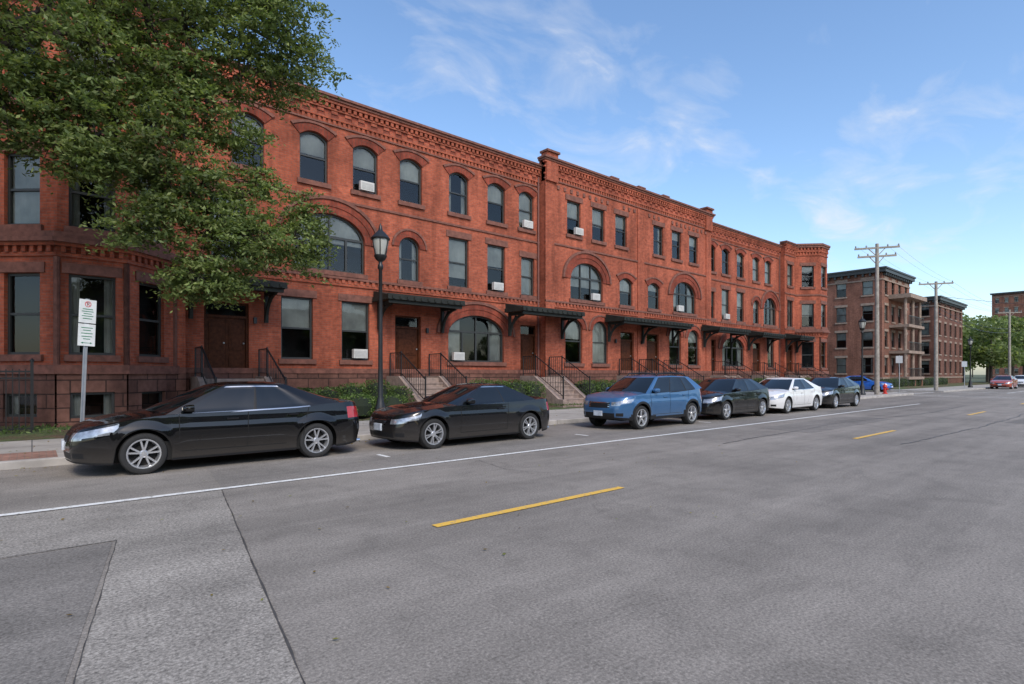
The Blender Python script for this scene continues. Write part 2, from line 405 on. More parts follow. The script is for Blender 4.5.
# ---------------------------------------------------------------- main building
E=empty('brick_rowhouse_building')
fc=Facade(); base=MB(); corn=MB(); canopy=MB(); soff=MB(); stair=MB(); iron=MB(); ac=MB(); misc=MB()
def dentils(F,u0,u1,z0,z1,d,step=.26,w=.13,mb=None):
    n=int((u1-u0)/step)
    for k in range(n):
        u=u0+(k+.5)*(u1-u0)/n; fbox(mb or fc.B['wall'],F,u-w/2,u+w/2,-.01,d,z0,z1)
def cornice(F,u0,u1,top,e0=0,e1=0):
    W=fc.B['wall']; T=fc.B['trim']; R=fc.B['ring']
    fbox(T,F,u0-e0*.05,u1+e1*.05,-.02,.05,top-1.06,top-1.0)
    dentils(F,u0,u1,top-1.0,top-.84,.05,.19,.10)
    fbox(W,F,u0-e0*.06,u1+e1*.06,-.02,.07,top-.84,top-.76)
    fbox(R,F,u0,u1,-.02,.03,top-.76,top-.50)
    n=int((u1-u0)/.26)
    for k in range(n):
        u=u0+(k+.5)*(u1-u0)/n; z=top-.76 if k%2 else top-.63
        fbox(W,F,u-.12,u+.12,-.01,.06,z,z+.13)
    fbox(W,F,u0-e0*.08,u1+e1*.08,-.02,.09,top-.50,top-.43)
    dentils(F,u0,u1,top-.43,top-.28,.13,.22,.12)
    fbox(W,F,u0-e0*.12,u1+e1*.12,-.02,.155,top-.28,top-.18)
    fbox(T,F,u0-e0*.17,u1+e1*.17,-.3,.20,top-.18,top-.09)
    fbox(T,F,u0-e0*.22,u1+e1*.22,-.3,.26,top-.09,top)
def storey_bands(F,u0,u1,skip=()):
    T=fc.B['trim']; W=fc.B['wall']
    fbox(T,F,u0,u1,-.02,.075,5.13,5.215)
    dentils(F,u0,u1,4.97,5.128,.06,.24,.12)
    fbox(W,F,u0,u1,-.02,.045,4.88,4.968)
    fbox(T,F,u0,u1,-.02,.05,7.98,8.06)
    fbox(T,F,u0,u1,-.02,.09,1.62,1.80)
def section(P0,P1,top,ops,bops,e0=0,e1=0):
    F=Frame(P0,P1); x0=P0[0]
    ops=[dict(o,u0=o['u0']-x0,u1=o['u1']-x0) for o in ops]
    up=[o for o in ops]
    fc.wall(F,1.62,top-.1,[o for o in up if o['role']!='door']+[dict(o,z0=1.62) for o in up if o['role']=='door'])
    b=[dict(o,u0=o['u0']-x0,u1=o['u1']-x0) for o in bops]
    FB=Frame((P0[0],P0[1]-.06),(P1[0],P1[1]-.06))
    fc.wall(FB,0,1.62,b,mb=base)
    storey_bands(F,0,F.len); cornice(F,0,F.len,top,e0,e1)
    return F
def W3(c,w=1.03,**k): return op(c,w,8.56,10.36,'seg',.22,**k)
def W3f(c,w=1.0,**k): return op(c,w,8.66,10.38,'flat',0,**k)
def W2(c,w=1.05,**k): return op(c,w,5.38,7.5,'flat',0,**k)
def W1(c,w=1.12,**k): return op(c,w,2.13,4.33,'flat',0,**k)
def door(c,w=1.15): return op(c,w,1.45,3.95,'flat',0,role='door')
def bs(c,w=1.0): return op(c,w,.5,1.1,'flat',0,sill=False,head=False,sash=False,blind=0)

sec1=[W3(5.5),W3(7.73,blind=.45),W3(9.73,blind=.45),W3(11.73,blind=.5),W3(14.1),W3(16.2,blind=.5),W3(18.05,.95),
 W2(4.9),op(8.35,2.7,5.4,7.5,'ell',.95,blind=.5),op(11.65,.95,5.38,7.15,'ell',.42),W2(14.1,blind=.8),W2(16.2,blind=.45),op(18.15,.85,5.38,7.2,'flat',0,blind=1),
 door(4.85,1.35),W1(7.13,blind=.5),W1(9.33,blind=.5),door(11.6,1.2),op(15.1,3.1,2.14,4.2,'ell',.85,blind=0),door(18.2,1.05)]
section((-6,19.7),(3.6,19.7),12.1,[W3f(-4),W2(-4),W1(-4),W3f(-2.3),W2(-2.3),W1(-2.3)],[],0,1)
section((3.6,20),(18.9,20),11.8,sec1,[bs(7.13),bs(9.33),bs(14.2),bs(15.9)])
sec2=[W3f(20.95,blind=.5),W3f(22.85),W3f(24.75,blind=.4),W3f(28.25),W3f(30.15),W3f(32.05),
 op(21.95,2.5,5.42,7.35,'ell',.9,blind=.65),op(25.2,1.15,5.42,6.95,'seg',.25),op(27.8,1.15,5.42,6.95,'seg',.25),op(31.05,2.5,5.42,7.35,'ell',.9),
 op(20.95,1.25,2.15,4.4,'ell',.5),op(23.0,1.25,2.15,4.4,'ell',.5),door(25.3,1.2),door(27.7,1.2),op(30.0,1.25,2.15,4.4,'ell',.5),op(32.05,1.25,2.15,4.4,'ell',.5)]
F2=section((18.9,19.6),(34.1,19.6),12.15,sec2,[bs(20.95),bs(23),bs(30),bs(32.05)],1,1)
sec3=[W3(34.95,.95),W3(36.8),W3(38.9),W3(41.25),W3(43.2),
 op(34.9,.85,5.38,7.2,'flat',0),W2(36.8),W2(38.9),op(41.3,.95,5.38,7.15,'ell',.42),op(43.55,2.1,5.4,7.5,'ell',.9),
 door(34.95,1.05),op(37.9,3.1,2.14,4.2,'ell',.85,blind=0),door(41.35,1.2),W1(43.7)]
section((34.1,20),(45.2,20),11.8,sec3,[bs(37.1),bs(38.7),bs(43.7)])
section((45.2,19.6),(51,19.6),12.1,[W3f(46.2),W2(46.2),door(46.1,1.2)],[],1,1)
for x,ya,yb,top in ((3.6,19.7,20,12.0),(18.9,20,19.6,12.05),(34.1,19.6,20,12.05),(45.2,20,19.6,12.0)):
    fc.B['wall'].face([(x,ya,0),(x,yb,0),(x,yb,top),(x,ya,top)])
W=fc.B['wall']; T=fc.B['trim']
for u in (0.38,14.82):
    fbox(W,F2,u-.38,u+.38,-.25,.16,11.0,12.38); fbox(T,F2,u-.44,u+.44,-.3,.25,12.38,12.48)
for u in (5.2,7.6,10.0):
    fbox(W,F2,u-.3,u+.3,-.22,.10,11.98,12.24); fbox(T,F2,u-.34,u+.34,-.27,.14,12.24,12.31)
for u in (0.3,7.6,14.9):
    fbox(W,F2,u-.30,u+.30,-.02,.055,1.8,11.02)
for k in range(30):
    u=.9+k*.47
    if min(abs(u-q) for q in (5.2,7.6,10.0))<.4: continue
    fbox(T,F2,u-.08,u+.08,-.02,.05,10.74,10.92)
def bay(c,yb,yf,hw,cant,top):
    pts=[(c-hw-cant,yb),(c-hw,yf),(c+hw,yf),(c+hw+cant,yb)]
    for i in range(3):
        a,b=pts[i],pts[i+1]; F=Frame(a,b); m=F.len/2; w=.95 if i!=1 else 1.0
        ops=[op(m,w,2.1,4.2,blind=0),op(m,w,5.42,7.3),op(m,w,8.66,10.38)]
        fc.wall(F,1.62,top-.1,ops)
        n=Vector((F.n.x,F.n.y))*.06
        FB=Frame((a[0]+n.x,a[1]+n.y),(b[0]+n.x,b[1]+n.y))
        fc.wall(FB,0,1.62,[op(m,.9,.5,1.1,sill=False,head=False,sash=False,blind=0)] if i!=1 else [op(m,.95,.45,1.12,sill=False,head=False,sash=False,blind=0)],mb=base)
        def fb(mb,d,z0,z1):
            x=d*math.tan(math.radians(22.5))
            mb.hexa([F.p(-x,d,z0),F.p(F.len+x,d,z0),F.p(F.len,-.1,z0),F.p(0,-.1,z0),F.p(-x,d,z1),F.p(F.len+x,d,z1),F.p(F.len,-.1,z1),F.p(0,-.1,z1)])
        fb(T,.13,1.60,1.84)
        fb(W,.05,4.62,4.72); dentils(F,.03,F.len-.03,4.72,4.88,.09,.2,.1); fb(W,.13,4.88,4.97)
        fb(T,.22,4.97,5.08); fb(T,.14,5.08,5.24); fb(T,.06,7.95,8.06)
        fb(W,.06,top-.95,top-.86); dentils(F,.03,F.len-.03,top-.86,top-.66,.06,.22,.11); fb(W,.09,top-.66,top-.5)
        dentils(F,.03,F.len-.03,top-.5,top-.3,.12,.24,.13); fb(T,.17,top-.3,top-.15); fb(T,.23,top-.15,top)
        for q in (0,F.len):
            x,y,_=F.p(q,.0,0); fc.B['trim'].lathe([(.07,1.84),(.07,4.6)],(x,y,0),8)
    fc.B['trim'].face([(x,y,top-.16) for x,y in pts][::-1])
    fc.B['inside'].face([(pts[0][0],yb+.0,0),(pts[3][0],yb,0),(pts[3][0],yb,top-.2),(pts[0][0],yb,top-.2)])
bay(1.22,19.695,18.45,.74,1.35,12.15)
bay(49.2,19.595,18.2,.7,1.35,12.15)
fc.B['wall'].face([(-6,34,0),(-6,19.7,0),(-6,19.7,12),(-6,34,12)])
fc.B['wall'].face([(51,19.6,0),(51,34,0),(51,34,12),(51,19.6,12)])
fc.B['wall'].face([(51,34,0),(-6,34,0),(-6,34,12),(51,34,12)])
rf=MB(); rf.face([(-6,20.25,11.5),(51,20.25,11.5),(51,34,11.5),(-6,34,11.5)]); rf.obj('flat_roof',M['roof'],E)
par=MB(); par.box(-6,3.5,20.0,20.3,11.2,11.97); par.box(19.0,34,19.95,20.29,11.2,12.0); par.box(3.6,18.9,20.2,20.31,11.2,11.66); par.box(34.1,45.2,20.2,20.31,11.2,11.66); par.box(45.2,50.9,19.9,20.3,11.2,11.96)
par.obj('parapet_back',M['brick'],E)
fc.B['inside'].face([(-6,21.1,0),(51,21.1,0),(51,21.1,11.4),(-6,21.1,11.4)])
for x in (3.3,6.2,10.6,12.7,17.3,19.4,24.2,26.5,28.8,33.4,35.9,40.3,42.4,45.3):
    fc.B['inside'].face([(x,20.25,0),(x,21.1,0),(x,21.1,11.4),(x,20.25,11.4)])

def make_canopy(x0,x1,yw,drop=0):
    F=Frame((x0,yw),(x1,yw)); n=x1-x0; d=1.35; z=4.38
    canopy.hexa([F.p(0,d,z+.02),F.p(n,d,z+.02),F.p(n,.12,z+.02),F.p(0,.12,z+.02),F.p(0,d,z+.16),F.p(n,d,z+.16),F.p(n,.12,z+.42),F.p(0,.12,z+.42)])
    fbox(canopy,F,-.06,n+.06,d-.02,d+.07,z+.0,z+.19); fbox(canopy,F,-.05,.0,.12,d-.02,z,z+.17); fbox(canopy,F,n,n+.05,.12,d-.02,z,z+.17)
    fbox(soff,F,.05,n-.05,.14,d-.05,z-.01,z+.018)
    fbox(canopy,F,.02,n-.02,d-.14,d-.03,z-.13,z-.012)
    for u in ([.22,n-.22] if n<5 else [.22,n/2,n-.22]):
        fbox(canopy,F,u-.06,u+.06,.12,.22,z-1.05,z-.012)
        fbox(canopy,F,u-.055,u+.055,.22,d-.14,z-.14,z-.014)
        pr=[]
        for i in range(7):
            a=i/6*math.pi/2; pr.append((.2+(d-.42)*(1-math.cos(a)),z-1.0+.86*math.sin(a)))
        for (da,za),(db,zb) in zip(pr,pr[1:]): canopy.beam(F.p(u,da,za),F.p(u,db,zb),.09,.09)
        canopy.beam(F.p(u,.2,z-.72),F.p(u,.62,z-.16),.07,.07)
    m=int(n/.3)
    for i in range(m):
        u=(i+.5)*n/m; fbox(canopy,F,u-.04,u+.04,d+.07,d+.11,z+.03,z+.13)
make_canopy(3.55,6.25,20); make_canopy(10.0,13.35,20)
make_canopy(16.3,20.15,19.6); make_canopy(23.3,29.7,19.6); make_canopy(32.85,36.7,19.6); make_canopy(39.6,43.0,20); make_canopy(44.9,47.3,19.6)
def make_stairs(c,w,yw):
    y=yw-.06; x0=c-w/2; x1=c+w/2; n=6; tr=.29; land=.95; h=1.45-.14; rs=h/(n+1)
    stair.box(x0,x1,y-land,y-.002,0,1.45)
    for i in range(n):
        z=1.45-(i+1)*rs; stair.box(x0,x1,y-land-(i+1)*tr,y-land-i*tr,0,z)
        stair.box(x0,x1,y-land-(i+1)*tr-.025,y-land-(i+1)*tr,z-.05,z)
    ye=y-land-n*tr
    for xa,xb in ((x0-.22,x0-.002),(x1+.002,x1+.22)):
        stair.hexa([(xa,ye-.1,0),(xb,ye-.1,0),(xb,y-.003,0),(xa,y-.003,0),(xa,ye-.1,.5),(xb,ye-.1,.5),(xb,y-.003,.5),(xa,y-.003,.5)])
        stair.hexa([(xa,ye-.1,.5),(xb,ye-.1,.5),(xb,y-land,.5),(xa,y-land,.5),(xa,ye+.2,.52),(xb,ye+.2,.52),(xb,y-land,1.52),(xa,y-land,1.52)])
        stair.box(xa,xb,y-land,y-.003,.5,1.52)
    for x in (x0-.1,x1+.1):
        A=Vector((x,ye,.5)); B=Vector((x,y-land,1.5)); C=Vector((x,y-.1,1.5)); up=Vector((0,0,.92))
        iron.beam(A,A+up+Vector((0,0,.1)),.045); iron.beam(B,B+up+Vector((0,0,.05)),.045); iron.beam(C,C+up,.04)
        iron.beam(A+up,B+up,.045,.03); iron.beam(B+up,C+up,.045,.03); iron.beam(A+up*.15,B+up*.15,.03,.02); iron.beam(B+up*.15,C+up*.15,.03,.02)
        for k in range(1,11):
            p=A.lerp(B,k/11); iron.beam(p+up*.15,p+up,.014)
        for k in range(1,6):
            p=B.lerp(C,k/6); iron.beam(p+up*.15,p+up,.014)
for c,w,y in ((4.85,1.7,20),(11.6,1.6,20),(18.2,1.5,19.6),(25.3,1.6,19.6),(27.7,1.6,19.6),(34.95,1.5,19.6),(41.35,1.6,20),(46.1,1.4,19.6)): make_stairs(c,w,y)
def acu(c,y,z):
    ac.box(c-.28,c+.28,y-.18,y-.02,z,z+.34)
    for k in range(6): ac.box(c-.24,c+.24,y-.192,y-.18,z+.05+k*.043,z+.07+k*.043)
for c,y,z in ((9.73,20,8.6),(16.2,20,5.44),(9.45,20,2.2),(18.05,20,8.6),(21.2,19.6,8.7),(22.5,19.6,5.48),(14.0,20,2.2),(30.4,19.6,5.48),(36.8,20,5.44)): acu(c,y,z)
for x,y in ((18.78,19.93),(34.2,19.93),(45.1,19.95)): misc.tube([(x,y,.3),(x,y,11.2)],[.05,.05],8)
fc.finish(E)
base.obj('stone_base',M['base'],E); canopy.obj('door_canopies',M['canopy'],E); soff.obj('canopy_soffits',M['soffit'],E)
stair.obj('entrance_stairs',M['stairs'],E); iron.obj('stair_railings',M['iron'],E)
ac.obj('window_air_conditioners',M['white'],E); misc.obj('downspouts',M['pipe'],E)
lb=MB()
for x,y in ((5.7,19.94),(12.45,19.94),(24.2,19.54),(26.5,19.54)): lb.box(x-.05,x+.05,y-.06,y+.02,3.3,3.5)
lb.obj('entry_wall_lanterns',M['iron'],E)

# ---------------------------------------------------------------- neighbouring buildings
def neighbour(name,x0,x1,y0,y1,H,wm,floors,porch,faces='wf',trim='tan'):
    En=empty(name); f=Facade(wm,trim); fh=(H-1.6)/floors
    FR=[]
    if 'w' in faces: FR.append(Frame((x0,y1),(x0,y0)))
    if 'f' in faces: FR.append(Frame((x0,y0),(x1,y0)))
    if 'b' in faces: FR.append(Frame((x1,y1),(x0,y1)))
    for G in FR:
        ops=[]; n=max(2,int(G.len/2.5))
        for k in range(n):
            for q in range(floors): ops.append(op(1.4+k*(G.len-2.8)/(n-1),1.05,1.2+q*fh+.5,1.2+q*fh+2.2))
        f.wall(G,0,H,ops)
        t=f.B['trim']
        fbox(t,G,0,G.len,-.02,.08,1.05,1.25); fbox(t,G,0,G.len,-.02,.08,H-1.25,H-1.1)
        fbox(f.B['frame'],G,-.4,G.len+.4,-.2,.45,H-.45,H-.1); fbox(f.B['frame'],G,-.5,G.len+.5,-.2,.55,H-.1,H+.08)
        m=int(G.len/.7)
        for i in range(m): fbox(f.B['frame'],G,(i+.5)*G.len/m-.1,(i+.5)*G.len/m+.1,0,.35,H-.75,H-.45)
    if 'b' not in faces: f.B['wall'].face([(x1,y1,0),(x0,y1,0),(x0,y1,H),(x1,y1,H)])
    else: f.B['wall'].face([(x0,y0,0),(x1,y0,0),(x1,y0,H),(x0,y0,H)])
    if 'w' not in faces: f.B['wall'].face([(x0,y0,0),(x0,y1,0),(x0,y1,H),(x0,y0,H)])
    f.B['wall'].face([(x1,y0,0),(x1,y1,0),(x1,y1,H),(x1,y0,H)])
    f.B['frame'].face([(x0+.01,y0+.01,H-.06),(x1,y0,H-.06),(x1,y1,H-.06),(x0,y1,H-.06)])
    ys=(y0+1) if 'f' in faces else (y1-1)
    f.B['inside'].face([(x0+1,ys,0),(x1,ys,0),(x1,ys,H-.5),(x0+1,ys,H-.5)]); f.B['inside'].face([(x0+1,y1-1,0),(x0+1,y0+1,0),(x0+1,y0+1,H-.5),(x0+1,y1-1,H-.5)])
    if porch:
        a,b=porch; t=f.B['trim']
        for q in range(3):
            z=1.3+q*fh; t.box(a,b,y0-1.9,y0-.01,z-.3,z); f.B['frame'].box(a+.1,b-.1,y0-1.86,y0-1.8,z+.9,z+.96)
            for k in range(16):
                x=a+.15+k*(b-a-.3)/15; f.B['frame'].box(x-.02,x+.02,y0-1.85,y0-1.81,z,z+.9)
        for x in (a+.2,(a+b)/2,b-.2): f.B['wall'].box(x-.22,x+.22,y0-1.75,y0-1.3,0,1.0); t.tube([(x,y0-1.5,1),(x,y0-1.5,1.3+3*fh)],[.17,.15],10)
        t.box(a-.2,b+.2,y0-2.1,y0-.01,1.3+3*fh,1.75+3*fh)
    f.finish(En); return En
neighbour('added_opposite_building',70,80,20,44,13.1,'brown',4,(72.3,78.2))
neighbour('added_opposite_building',92.5,107,20,42,12.0,'brown2',4,None)
neighbour('distant_brick_building',258,300,22,40,30,'brown',8,None)
neighbour('added_opposite_building',-34,-4,-38,-25,10,'brown2',3,None,'b')  # unseen block behind the camera, added to darken reflections in cars and windows
neighbour('added_opposite_building',2,38,-38,-25,9,'brown',3,None,'b')  # second unseen block across the street, also added for darker reflections

# ---------------------------------------------------------------- ground, road, pavements
def sheet(name,polys,mat,z,parent=None):
    mb=MB()
    for p in polys: mb.face([(x,y,z) for x,y in p])
    return mb.obj(name,mat,parent)
sheet('ground',[[(-900,-900),(1500,-900),(1500,900),(-900,900)]],M['ground'],-.012)
road=empty('road')
sheet('asphalt_surface',[[(-150,-6),(600,-6),(600,12.6),(-150,12.6)],[(51.5,12.6),(60.5,12.6),(60.5,160),(51.5,160)],[(51.5,-160),(60.5,-160),(60.5,-6),(51.5,-6)]],M['asphalt'],0,road)
def wob(pts,j=.02,st=.35):
    out=[]
    for i in range(len(pts)):
        a=Vector(pts[i]); b=Vector(pts[(i+1)%len(pts)]); n=max(1,min(80,int((b-a).length/st)))
        for k in range(n):
            q=a.lerp(b,k/n); out.append((q.x+random.uniform(-j,j),q.y+random.uniform(-j,j)))
    return out
sheet('worn_patch',[[(-30,6.6),(.62,6.55),(.16,3.66),(-.3,.8),(.74,.7),(1.07,2.89),(1.98,8.44),(-30,8.42)]],M['asphalt_lt'],.004,road)
sheet('parking_lane_overlay',[wob([(2.02,8.66),(48,8.66),(48,12.58),(2.5,12.58)],.01)],M['asphalt_mid'],.004,road)
sheet('utility_cut_patch',[[(-30,6.5),(.58,6.5),(.12,3.66),(-.36,.8),(-30,.8)],wob([(16,6.2),(23.4,6.3),(23.2,7.9),(16.3,7.8)],.02),wob([(24,.2),(37.5,0),(37.4,3.2),(24.2,3.4)],.03)],M['asphalt_dk'],.004,road)
def strip(mb,pts,w,z,j=.0):
    P=[Vector((x,y)) for x,y in pts]; Q=[]
    for a,b in zip(P,P[1:]):
        n=max(1,int((b-a).length/(.12 if j else .5)))
        for i in range(n): Q.append(a.lerp(b,i/n))
    Q.append(P[-1])
    if j:
        ox=oy=0; R=[]
        for q in Q:
            ox=ox*.85+random.uniform(-j,j)*.6; oy=oy*.85+random.uniform(-j,j)*.6; R.append(q+Vector((ox,oy)))
        Q=R
    W0=w
    for i in range(len(Q)-1):
        d=(Q[i+1]-Q[i]).normalized(); r=Vector((-d.y,d.x)); 
        w0=W0; W0=w*random.uniform(.4,1.5) if j else w
        a,b=Q[i],Q[i+1]; ra=r*w0/2; rb=r*W0/2
        mb.face([(a.x-ra.x,a.y-ra.y,z),(a.x+ra.x,a.y+ra.y,z),(b.x+rb.x,b.y+rb.y,z),(b.x-rb.x,b.y-rb.y,z)])
ln=MB(); strip(ln,[(-60,8.54),(36,8.54)],.12,.009); strip(ln,[(61.5,8.54),(160,8.54)],.12,.009)
for x in (49.2,51.0): strip(ln,[(x,-5.6),(x,12.4)],.15,.009)
for x in (61.2,63.0): strip(ln,[(x,-5.6),(x,12.4)],.15,.009)
strip(ln,[(52,13.2),(60,13.2)],.15,.009); strip(ln,[(52,15.2),(60,15.2)],.15,.009)
for x in (5.2,10.9,16.9,22.1): strip(ln,[(x,9.7),(x,10.15)],.09,.009)
ln.obj('white_markings',M['wline'],road)
yl=MB()
for k in range(-3,12):
    x=3.2+12.19*k
    if 44<x<62: continue
    strip(yl,[(x,4.98),(x+3.1,4.98)],.115,.009)
strip(yl,[(.4,3.0),(.46,3.04)],.05,.009)
yl.obj('yellow_markings',M['yline'],road)
ck=MB()
strip(ck,[(1.98,8.44),(1.07,2.89),(.74,.6),(.5,-5)],.013,.0075,.006)
strip(ck,[(.62,6.55),(.16,3.66),(-.3,.8)],.006,.0075,.006)
strip(ck,[(.62,6.55),(-3,6.6)],.008,.0075,.01)
strip(ck,[(12,6.6),(20,6.9),(28,6.3),(36,6.6)],.03,.0075,.03)
strip(ck,[(24,8.3),(25.1,6),(24.4,2),(25,-3)],.03,.0075,.04)
strip(ck,[(30,8.3),(30.3,6),(30.6,2),(30.2,-3)],.05,.0075,.04)
strip(ck,[(15,3.9),(22,3.6),(36,3.7)],.03,.0075,.04)
strip(ck,[(38,9),(39,6),(38,1),(39,-4)],.06,.0075,.05)
strip(ck,[(22,1),(30,1.4),(44,1.0)],.04,.0075,.05)
strip(ck,[(6.3,8.3),(6.0,7.2),(6.6,6.1)],.007,.0075,.03)
ck.obj('sealed_cracks',M['tar'],road)
mh=MB(); mh.lathe([(0,.012),(.30,.012),(.31,.006)],(27.5,3.0,0),24); mh.obj('manhole_cover',M['iron'],road)
def block(name,x0,x1,y0,y1,curbs):
    p=empty(name); s=MB(); s.box(x0+.16,x1-.16 if 'e' in curbs else x1,y0+.16,y1,-.05,.13); s.obj('slab',M['conc'],p)
    c=MB()
    if 's' in curbs:
        n=int((x1-x0)/2.4)
        for k in range(n): c.box(x0+k*(x1-x0)/n+.006,x0+(k+1)*(x1-x0)/n-.006,y0,y0+.155,-.05,.137)
    if 'e' in curbs: c.box(x1-.155,x1,y0+.16,y1,-.05,.137)
    if 'w' in curbs: c.box(x0,x0+.155,y0+.16,y1,-.05,.137)
    c.obj('curb',M['curb'],p,bevel=.02); return p
block('sidewalk',-60,51.5,12.6,18.0,'se'); block('sidewalk',60.5,200,12.6,18.0,'sw')
p=empty('sidewalk'); s=MB(); s.box(-60,51.5,-9,-6,-.05,.13); s.box(60.5,200,-9,-6,-.05,.13); s.obj('slab',M['conc'],p)
bed=MB()
def bedgrid(mb,x0,x1,y0,y1,zf,nx,ny):
    b0=len(mb.v)
    for i in range(nx+1):
        for j in range(ny+1):
            x=x0+(x1-x0)*i/nx; y=y0+(y1-y0)*j/ny; mb.v.append((x,y,zf(x,y,j/ny)))
    for i in range(nx):
        for j in range(ny):
            a=b0+i*(ny+1)+j; mb.f.append((a,a+ny+1,a+ny+2,a+1)); mb.mi.append(0)
zf=lambda x,y,t: .136+.13*min(1,t*1.6)+(random.uniform(-.012,.02) if t>0 else 0)
bedgrid(bed,-14,49.5,16.4,20.2,zf,260,14); bedgrid(bed,62.4,120,16.4,20.2,zf,100,6)
bed.obj('planting_bed',M['bed'])
bp=MB(); bp.box(-8,.35,12.78,13.9,.1,.134); bp.obj('brick_paver_strip',brickmat('paver_brick',(.36,.20,.15),(.30,.165,.125),(.22,.17,.14),bw=.2,rh=.1))
P=np.concatenate([np.stack([rng.uniform(-3,40,1500),12.58-np.abs(rng.normal(0,.25,1500)),np.full(1500,.016)],1),np.stack([rng.uniform(-5,40,1200),rng.uniform(12.8,16.3,1200),np.full(1200,.15)],1),np.stack([rng.uniform(-3,12,160),rng.uniform(3,12,160),np.full(160,.018)],1)])
leafmesh('fallen_leaves',P,.022,M['litter'],None,flat=.93,aspect=.5)

# ---------------------------------------------------------------- hedges & beds
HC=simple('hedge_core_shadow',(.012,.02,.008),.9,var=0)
def hedge(x0,x1,y0,y1,h,dens=650,name='boxwood_hedge'):
    e=empty(name); n=int((x1-x0)*(y1-y0)*h*dens*3)
    P=[]
    k=max(1,int((x1-x0)/.8)); cs=[(x0+(i+.5)*(x1-x0)/k+random.uniform(-.12,.12),(y0+y1)/2+random.uniform(-.1,.1),random.uniform(.85,1.08)*h) for i in range(k)]
    core=MB()
    for cx,cy,hh in cs:
        rx=(x1-x0)/k*.66; ry=(y1-y0)*.5; rz=hh/2
        m=int(n/k); d=rng.normal(size=(m,3)); d/=np.linalg.norm(d,axis=1)[:,None]; d=np.sign(d)*np.abs(d)**.75
        r=1-np.abs(rng.normal(0,.13,size=(m,1)))
        q=d*r*np.array([rx,ry,rz])+np.array([cx,cy,.2+rz]); P.append(q)
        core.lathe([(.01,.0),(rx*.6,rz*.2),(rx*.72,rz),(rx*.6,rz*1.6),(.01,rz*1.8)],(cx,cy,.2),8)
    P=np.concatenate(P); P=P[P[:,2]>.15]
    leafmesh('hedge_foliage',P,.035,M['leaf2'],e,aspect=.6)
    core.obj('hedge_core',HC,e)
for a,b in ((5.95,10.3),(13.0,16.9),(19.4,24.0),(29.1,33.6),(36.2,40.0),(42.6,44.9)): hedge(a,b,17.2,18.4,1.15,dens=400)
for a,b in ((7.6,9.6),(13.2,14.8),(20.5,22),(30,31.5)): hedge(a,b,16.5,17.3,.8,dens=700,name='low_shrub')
hedge(63,90,18.0,19.2,1.0,dens=60)
P=np.stack([rng.uniform(-6,49,26000),rng.uniform(16.5,19.5,26000),np.zeros(26000)],1); P[:,2]=.27+np.abs(rng.normal(0,.03,26000))
P=P[~((P[:,0]<4)&(rng.uniform(size=len(P))<.55))]
leafmesh('ground_cover_plants',P,.045,M['leaf2'],None,aspect=.35)

# ---------------------------------------------------------------- near tree
def build_tree(name,root,lobes,leafn,leafsize,mat,trunk_h,trunk_r,limb_r=.09):
    e=empty(name); wood=MB(); C=[]
    root=Vector(root); fork=root+Vector((.15,.05,trunk_h))
    wood.tube([root+Vector((0,0,-.1)),root+Vector((0,0,.4)),root.lerp(fork,.55)+Vector((.06,-.04,0)),fork],[trunk_r*1.35,trunk_r,trunk_r*.85,trunk_r*.75],12)
    for (c,r,ncl,par) in lobes:
        c=Vector(c); r=Vector(r)
        start=fork if par is None else Vector(lobes[par][0])
        arch=.16 if par is None else .05
        ll=(c-start).length
        mid=start.lerp(c,.5)+Vector((random.uniform(-.1,.1)*ll*.5,random.uniform(-.15,.15)*ll*.5,ll*arch)); q=start.lerp(c,.22)+Vector((random.uniform(-.04,.04)*ll,random.uniform(-.05,.05)*ll,ll*arch*.75))
        end=c+Vector((random.uniform(-.2,.2),random.uniform(-.2,.2),.1))
        lr=(limb_r if par is None else limb_r*.42)
        path=[start,q,mid,mid.lerp(end,.5)+Vector((random.uniform(-.15,.15),random.uniform(-.1,.1),.1)),end]
        wood.tube(path,[lr*1.5,lr*1.2,lr*.85,lr*.6,lr*.25] if par is None else [lr,lr*.85,lr*.65,lr*.5,lr*.2],8)
        hub=[path[2].lerp(path[3],.3),path[3],end,c+Vector((r.x*.4,0,.1)),c-Vector((r.x*.35,0,-.1))]
        wood.tube([path[3],hub[3]],[lr*.4,lr*.15],5); wood.tube([path[3],hub[4]],[lr*.4,lr*.15],5)
        for _ in range(ncl):
            while True:
                d=Vector((random.uniform(-1,1),random.uniform(-1,1),random.uniform(-1,1)))
                if .3<d.length<1: break
            d*= (.85+.3*random.random())
            p=c+Vector((d.x*r.x,d.y*r.y,d.z*r.z))
            h=min(hub,key=lambda q:(q-p).length)
            m=h.lerp(p,.5)+Vector((0,0,.12))
            if random.random()<.5: wood.tube([h,m,p],[.015,.010,.003],4,cap=False)
            nf=random.randint(5,8)
            for f in range(nf):
                a=random.uniform(0,2*math.pi); ln_=random.uniform(.28,.62)
                dx,dy=math.cos(a),math.sin(a); droop=random.uniform(.15,.75)
                k=leafn
                t=rng.uniform(0.05,1,k); 
                X=p.x+dx*ln_*t+rng.normal(0,.045,k); Y=p.y+dy*ln_*t+rng.normal(0,.045,k); Z=p.z+.08*t-droop*ln_*t*t+rng.normal(0,.03,k)
                C.append(np.stack([X,Y,Z],1))
    wood.obj('trunk_and_limbs',M['bark'],e,smooth=60,uv=False)
    leafmesh('foliage',np.concatenate(C),leafsize,mat,e,flat=.35,aspect=.42)
    return e
